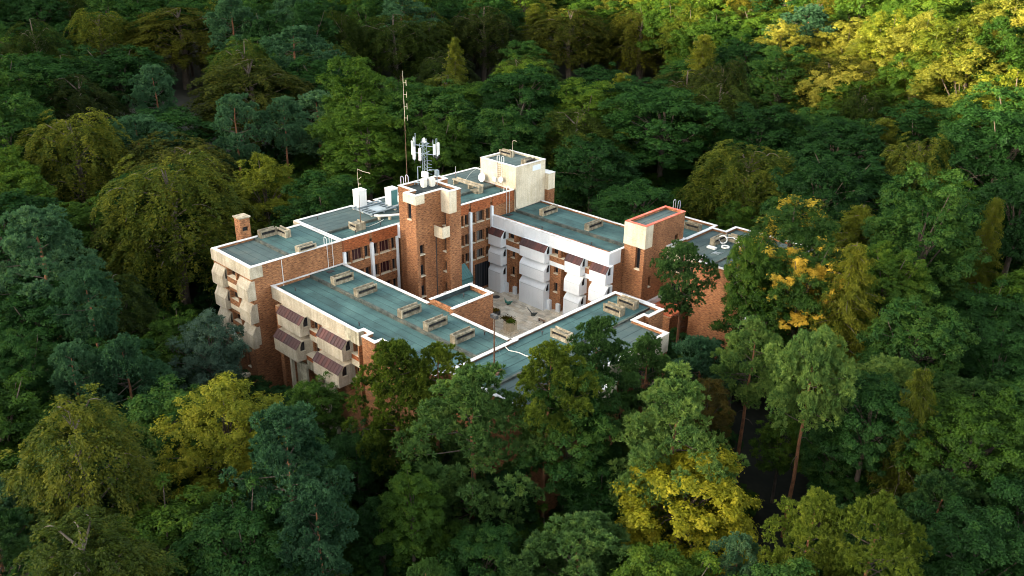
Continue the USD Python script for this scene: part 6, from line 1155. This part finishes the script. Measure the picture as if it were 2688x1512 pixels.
LOW = [(-48, -10), (30, 67), (28, 127), (-62, -10), (-85, 22), (39, 102), (19, 99), (25, 113), (-56, 57), (-13, 89), (19, 75), (-11, 119), (11, 102), (-2, 69), (25, -15), (29, 115), (66, -2), (14, -17), (-25, 14), (-36, 18), (-61, 24), (2, 65), (-30, 109), (-23, -16), (-22, 0), (-58, 22), (-28, 62), (-87, 46), (-23, 51), (-36, 89), (15, -23), (-56, -7), (49, 117), (55, 63), (51, 120), (-55, 53), (-22, 74), (63, 26), (17, 129), (-41, 16), (5, -9), (10, 51), (-41, 61), (-23, 47), (45, 45), (-56, 72), (-89, 1), (50, -35), (34, 33), (-1, -6), (-1, 101), (-62, 36), (48, 61), (22, 133), (-97, 16), (-74, 26), (63, 2), (-53, 69), (-16, -16), (33, 93), (-40, -15), (44, 109), (-20, 80), (-1, 123), (-52, 76), (-4, 89), (34, 63), (51, 88), (34, -9), (-3, -16), (-53, 5), (-15, 95), (-60, 28), (19, 84), (45, 98), (-64, 8), (42, -27), (49, 129), (-63, 42), (-99, 10), (38, 92), (-94, -9), (-24, 8), (2, -14), (-78, 42), (-20, 61), (36, 137), (-76, 34), (52, 47), (53, 55), (31, 87), (-35, -16), (52, 77), (-57, 35), (-28, 58), (-70, 2), (-66, 34), (-25, 66), (-66, 39), (-66, 63), (-55, 66), (-5, -9), (10, 79), (-50, 66), (55, 88), (13, -10), (-24, 98), (-81, 19), (46, 76), (-93, 29), (44, 128), (-49, 4), (10, 114), (1, 120), (-60, 17), (-43, -1), (41, 31), (-92, 5), (-52, 81), (41, 63), (35, 38), (-53, -12), (-12, 98), (37, 87), (-21, 109), (-31, -21), (31, -20), (-15, 27), (71, -11), (-45, 89), (-44, 66), (-11, 107), (-79, 26), (-6, -22), (-13, 3), (46, 18), (-30, 34), (-73, 21), (30, 96), (-42, 101), (58, 57), (-72, 54), (49, -1), (-101, -8), (-68, -10), (-23, 112), (-51, -4), (24, 69), (-42, 32), (-70, 18), (32, -13), (-16, -10), (-69, -2), (67, 7), (22, 77), (-27, 92), (5, 75), (-100, 0), (64, 60), (26, 132), (-74, -10), (26, 84), (51, 102), (54, 109), (40, -34), (-37, 53), (15, 113), (-60, 73), (-39, 67), (-51, 51), (-6, 124), (51, 41), (-31, 39), (63, 22), (14, 94), (-23, 22), (-11, 56), (39, 71), (-11, 82), (-60, 51), (-56, 39), (37, 132), (-49, 23), (-64, 4), (-81, -9), (-45, 50), (45, -16), (-86, -11), (33, 111), (9, 95), (-27, 88), (-21, 64), (24, -32), (52, 7), (49, 134), (-57, 43), (-17, 70), (-53, 62), (-34, 95), (52, -31), (60, 82), (-66, 55), (-48, -2), (7, 122), (-51, 11), (58, 44), (61, -3), (16, 57), (18, -8), (13, 125), (19, 63), (-46, 27), (-62, 69), (7, -28), (2, 81), (44, -7), (47, 3), (52, 144), (-7, 99), (42, 117), (59, -10), (-8, 95), (59, 90), (28, 136), (-31, 20), (23, 120), (55, 1), (40, 141), (33, 133), (45, 56), (-26, 54), (-22, 31), (-71, 62), (-27, 78), (-27, 27), (4, -21), (-81, 31), (-59, 46), (-20, 24), (68, 36), (34, 68), (20, -16), (-87, -5), (-39, -19), (-37, -9), (22, 116), (20, 89), (-13, 72), (15, 89), (-35, 104), (-15, 44), (43, 20), (44, -11), (-81, 1), (48, -17), (-50, 46), (-36, 81), (-8, -13), (-88, 32), (8, 72), (3, 69), (-95, 9), (25, 90), (5, 93), (59, 39), (38, 82), (-44, -9), (45, 24), (-26, 39), (-62, 56), (22, -9), (-3, 79), (65, 32), (12, 56), (-47, 17), (-34, 36), (45, -1), (-82, 49), (76, -12), (-19, 14), (68, 42), (59, -17), (37, 127), (23, -21), (-35, 7), (-10, 112), (-70, 58), (-31, 47), (0, 92), (51, -27), (-18, 105), (15, 81), (-30, 30), (-23, 89), (-25, 83), (-30, 12), (-7, 76), (-56, -1), (5, 130), (36, 141), (57, 54), (-7, 60), (-16, 58), (-19, 39), (-27, 18), (55, 128), (-17, 49), (48, -30), (74, -8), (28, 109), (49, -12), (67, -10), (63, 54), (-68, 72), (-23, 103), (16, -27), (-20, 87), (-16, 120), (16, 136), (68, 23), (44, 49), (20, 123), (14, 105), (69, -5), (-74, 9), (-19, 117), (-35, -1), (-4, 63), (55, 94), (54, -24), (68, 12), (-31, -1), (54, 138), (64, -14), (23, -4), (-55, -16), (-29, 67), (52, -21), (-41, 53), (37, 121), (47, 67), (-12, -14), (-9, 73), (12, 109), (-2, 127), (6, 87), (41, -17), (-41, 81), (-36, 72), (55, -28), (-87, 26), (17, 102), (-52, 56), (-41, 92), (49, 106), (29, 105), (-33, -8), (29, 90), (19, 70), (-5, 120), (-27, 2), (49, -6), (-25, -19), (73, -3), (14, 71), (-75, 59), (61, 73), (-52, 43), (56, 100), (-48, 70), (-17, 112), (-7, 81), (-56, 25), (-89, 17), (-40, 40), (-79, 16), (-75, 18), (33, -27), (-1, -26), (-30, -11), (-36, 25), (49, 83), (42, 27), (33, 82), (50, 58), (-62, 76), (-35, 3), (-38, 22), (-18, 53), (-98, -5), (-82, 13), (-69, 47), (14, 60), (-68, 68), (-68, 43), (-49, 92), (49, 16), (31, 118), (42, 78), (-32, 92), (12, -27), (-3, 117), (35, 74), (23, 98), (71, 17), (-89, 36), (-93, -4), (4, 98), (-70, 31), (45, 41), (8, 111), (-21, 68), (52, 98), (-76, 45), (-35, 11), (-58, 82), (-85, 6), (-48, -18), (-14, 7), (-40, 29), (-8, -6), (-11, -23), (51, 19), (56, 34), (43, 90), (-30, 55), (56, 67), (-7, 55), (-47, 56), (16, 78), (-72, 69), (13, 99), (-64, 49), (45, 14), (-103, 5), (38, -23), (46, 9), (20, 137), (6, 105), (-27, 46), (66, 16), (-32, 27), (-42, 11), (33, 129), (34, -23), (10, -9), (-59, 8), (-81, 45), (17, 107), (39, -4), (-54, 31), (48, 145), (29, 75), (24, 106), (44, 82), (35, -2), (66, 28), (-71, -13), (12, 65), (53, 38), (-21, 18), (-40, 2), (35, 114), (54, -18), (-62, 62), (-77, -8), (-56, 48), (-64, 16), (6, -5), (-27, -5), (-82, -5), (21, -27), (-19, 28), (-26, 35), (0, 88), (26, 80), (-92, 12), (34, 99), (61, 78), (74, 2), (18, 95), (42, 86), (-41, -10), (-36, 41), (-103, -3), (54, 58), (-63, 20), (-11, 0), (-17, 36), (44, 139), (-38, 46), (41, 135), (-77, 30), (-3, 56), (45, 132), (-20, 4), (5, 79), (-61, 13), (53, 81), (-76, 50), (10, 120), (-23, -8), (-45, 9), (-34, 59), (-14, 85), (39, 41), (23, 128), (-13, 78), (-40, 76), (-92, 33), (-87, 41), (-68, 23), (-30, 102), (24, 124), (0, 110), (-83, 34), (49, 110), (8, 56), (-10, 123), (50, 71), (28, -6), (45, -21), (-75, 3), (5, 116), (2, 115), (-45, 3), (8, -21), (-19, 96), (-32, 77), (-16, 66), (42, 123), (-60, -7), (-50, 85), (-21, 56), (-61, 80), (30, 100), (73, 6), (21, 60), (-90, 21), (-54, 21), (-59, 3), (-63, 30), (64, 12), (62, 50), (45, -33), (-48, 78), (45, 94), (-4, 108), (-82, 9), (-12, 62), (-2, -12), (60, 95), (33, 78), (31, 38), (-50, 34), (-35, 85), (-12, 92), (9, 132), (-30, 85), (70, 27), (-78, 7), (29, -10), (-80, 57), (-87, 14), (-48, 97), (-39, -6), (-19, -5), (37, 96), (51, 3), (-14, 116), (26, 118), (-65, -13), (-41, 36), (29, -26), (-23, 78), (17, -3), (56, 113), (-34, 51), (-71, -6), (56, -3), (-8, 91), (64, 65), (-26, 70), (30, 123), (31, 72), (4, 52), (-46, 46), (-44, 23), (-15, 19), (-24, 60), (9, 91), (-94, 25), (41, 111), (-17, 91), (68, 2), (-5, 104), (25, 74), (64, 46), (-28, 74), (-7, 114), (-75, 64), (-42, 57), (-78, -2), (-1, 73), (-46, -15), (37, -31), (-26, -11), (-28, 8), (32, 0), (-57, 76), (55, -8), (-89, 8), (8, 83), (36, -18), (27, 101), (-62, 0), (-10, 69), (-14, 53), (47, 53), (33, 103), (-14, 12), (-39, 98), (-41, 85), (-28, 42), (15, -13), (-48, 41), (-42, 48), (54, 71), (-16, -21), (-64, -4), (53, -14), (-68, 12), (48, 99), (60, 61), (-6, 69), (28, -32), (-47, 13), (72, 13), (8, -13), (27, 93), (38, -27), (5, 58), (2, 126), (-12, -5), (27, 63), (54, 132), (61, 69), (-85, 18), (-26, 105), (10, 128), (49, 45), (-10, -18), (-60, -14), (42, 53), (66, 51), (-54, 87), (-13, 23), (-31, 81), (12, 85), (-99, 5), (-23, -4), (1, 130), (-45, 84), (18, 110), (50, 124), (-105, -7), (-60, 40), (64, 40), (56, 84), (47, 90), (-7, 86), (37, 31), (-59, 65), (-35, 31), (57, 74), (-51, 18), (0, 77), (-37, 93), (-65, 26), (-28, -16), (-29, 96), (-17, -1), (55, 121), (-77, 21), (-71, 40), (61, 33), (13, 118), (37, 107), (-3, 97), (-22, 37), (1, 54), (19, -30), (-36, 77), (32, -31), (-77, -13), (-56, 18), (-83, 42), (38, -15), (22, 102), (-20, 10), (51, 65), (-32, 88), (-48, 74), (-53, 91), (52, 14), (-3, 112), (41, 57), (3, 107), (42, 105), (-8, 65), (51, 94), (-74, 15), (59, 103), (-56, 13), (44, 5), (-15, 31), (-33, 68), (58, 108), (51, 51), (-15, 81), (-29, 50), (7, 67), (-50, 60), (45, 113), (-77, 54), (-42, 5), (-31, 3), (-48, 37), (-45, 39), (-41, 43), (48, 139), (46, 121), (24, 138), (-84, -1), (-90, -9), (-97, 21), (18, 118), (-72, 45), (0, 61), (52, 114), (-44, 76), (17, -19), (14, 51), (-80, 37), (11, -4), (3, 90), (-18, 84), (37, 61), (-17, 74), (38, 77), (40, 1), (-68, 51), (60, -21), (4, -17), (32, 139), (60, 86), (-49, 29), (-45, 33), (-23, 41), (8, 61), (-52, 38), (-32, 63), (-44, 71), (55, 30), (-18, -13), (-47, -6), (12, 76), (-20, 45), (41, -9), (-40, 72), (-42, 96), (20, 80), (40, 129), (-68, 76), (-1, -19), (-20, 101), (37, 66), (-60, 32), (-14, 102), (-71, 35), (-100, 13), (47, 80), (20, -23), (-27, 112), (-84, 28), (58, 25), (-59, -3), (22, 93), (42, 16), (-82, 25), (59, 65), (-45, 94), (17, 66), (-5, -26), (30, 131), (42, 73), (53, 105), (-68, 6), (41, 96), (-58, 61), (-81, 5), (58, 49), (-74, -1), (21, 112), (50, 10), (-1, 84), (45, -26), (-34, 100), (-16, 108), (26, -23), (-22, 93), (63, -8), (22, 86), (45, 144), (-39, 103), (56, 78), (-26, 31), (-58, -11), (-52, 24), (19, -12), (14, 131), (-37, 15), (41, 38), (-36, 64), (71, 21), (-32, 73), (28, 70), (-59, 86), (43, 68), (-35, -12), (-51, 1), (47, 103), (-38, 9), (61, 15), (-84, 38), (-50, -14)]
for kind, x, y, top, rad, turn, lab in TREES: plant(kind, x, y, top, rad, turn, lab)
for code, x, y, top, rad, turn in FILL:
    kind, lab, grp = FILL_KINDS[code]
    plant(kind, x, y, top, rad, turn, lab, grp)
far = UsdGeom.PointInstancer.Define(stage, '/World/far_wood')
tag(far.GetPrim(), 'far wood of mixed crowns that runs together beyond the nearer trees', kind='stuff')
fs = ['autumn', 'autumn', 'oak_mid', 'oak_mid', 'yellowgreen', 'weep_gold', 'yellowgreen', 'oak_mid']  # paler, golden kinds: sunlight on the slope put into leaf colour
fk = ['oak', 'oak', 'oak_mid', 'oak_mid', 'weep_olive', 'oak', 'larch', 'pine_blue']
far_p = sorted(set(p for k in fk + fs for p in SHAPES[k][:2]))
for i, p in enumerate(far_p):
    pr = UsdGeom.Xform.Define(stage, f'/World/far_wood/shape_{i:03d}').GetPrim(); pr.GetReferences().AddInternalReference(p)
    far.GetPrototypesRel().AddTarget(pr.GetPath())
r = np.random.default_rng(2024)
pos, idx, ori, scl = [], [], [], []
for (x, y) in FAR:
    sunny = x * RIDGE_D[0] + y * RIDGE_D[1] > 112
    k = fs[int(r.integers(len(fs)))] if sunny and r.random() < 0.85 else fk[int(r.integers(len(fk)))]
    pos.append((x, y, float(ground_z(np.float64(x), np.float64(y))))); idx.append(far_p.index(SHAPES[k][int(r.integers(min(2, len(SHAPES[k]))))]))
    a = r.uniform(0, math.pi); ori.append(Gf.Quath(math.cos(a), 0, 0, math.sin(a))); q = r.uniform(1.2, 1.9); scl.append((q, q, r.uniform(1.0, 1.4)))
far.CreatePositionsAttr(Vt.Vec3fArray([Gf.Vec3f(*p) for p in pos])); far.CreateProtoIndicesAttr(Vt.IntArray(idx))
far.CreateOrientationsAttr(Vt.QuathArray(ori)); far.CreateScalesAttr(Vt.Vec3fArray([Gf.Vec3f(*map(float, q)) for q in scl]))

low = UsdGeom.PointInstancer.Define(stage, '/World/undergrowth')
tag(low.GetPrim(), 'dark leafy undergrowth filling the gaps between the trunks', kind='stuff')
low_p = [SHAPES['oak'][0], SHAPES['oak'][2], SHAPES['oak_mid'][1]]
for i, p in enumerate(low_p):
    pr = UsdGeom.Xform.Define(stage, f'/World/undergrowth/shape_{i:03d}').GetPrim(); pr.GetReferences().AddInternalReference(p); low.GetPrototypesRel().AddTarget(pr.GetPath())
r = np.random.default_rng(404); pos, idx, ori, scl = [], [], [], []
for (x, y) in LOW:
    pos.append((x, y, float(ground_z(np.float64(x), np.float64(y))) - 1.2)); idx.append(int(r.integers(3))); a = r.uniform(0, math.pi); ori.append(Gf.Quath(math.cos(a), 0, 0, math.sin(a)))
    q = r.uniform(0.36, 0.60); scl.append((q, q, q * r.uniform(0.6, 0.95)))
low.CreatePositionsAttr(Vt.Vec3fArray([Gf.Vec3f(*p) for p in pos])); low.CreateProtoIndicesAttr(Vt.IntArray(idx))
low.CreateOrientationsAttr(Vt.QuathArray(ori)); low.CreateScalesAttr(Vt.Vec3fArray([Gf.Vec3f(*map(float, q)) for q in scl]))
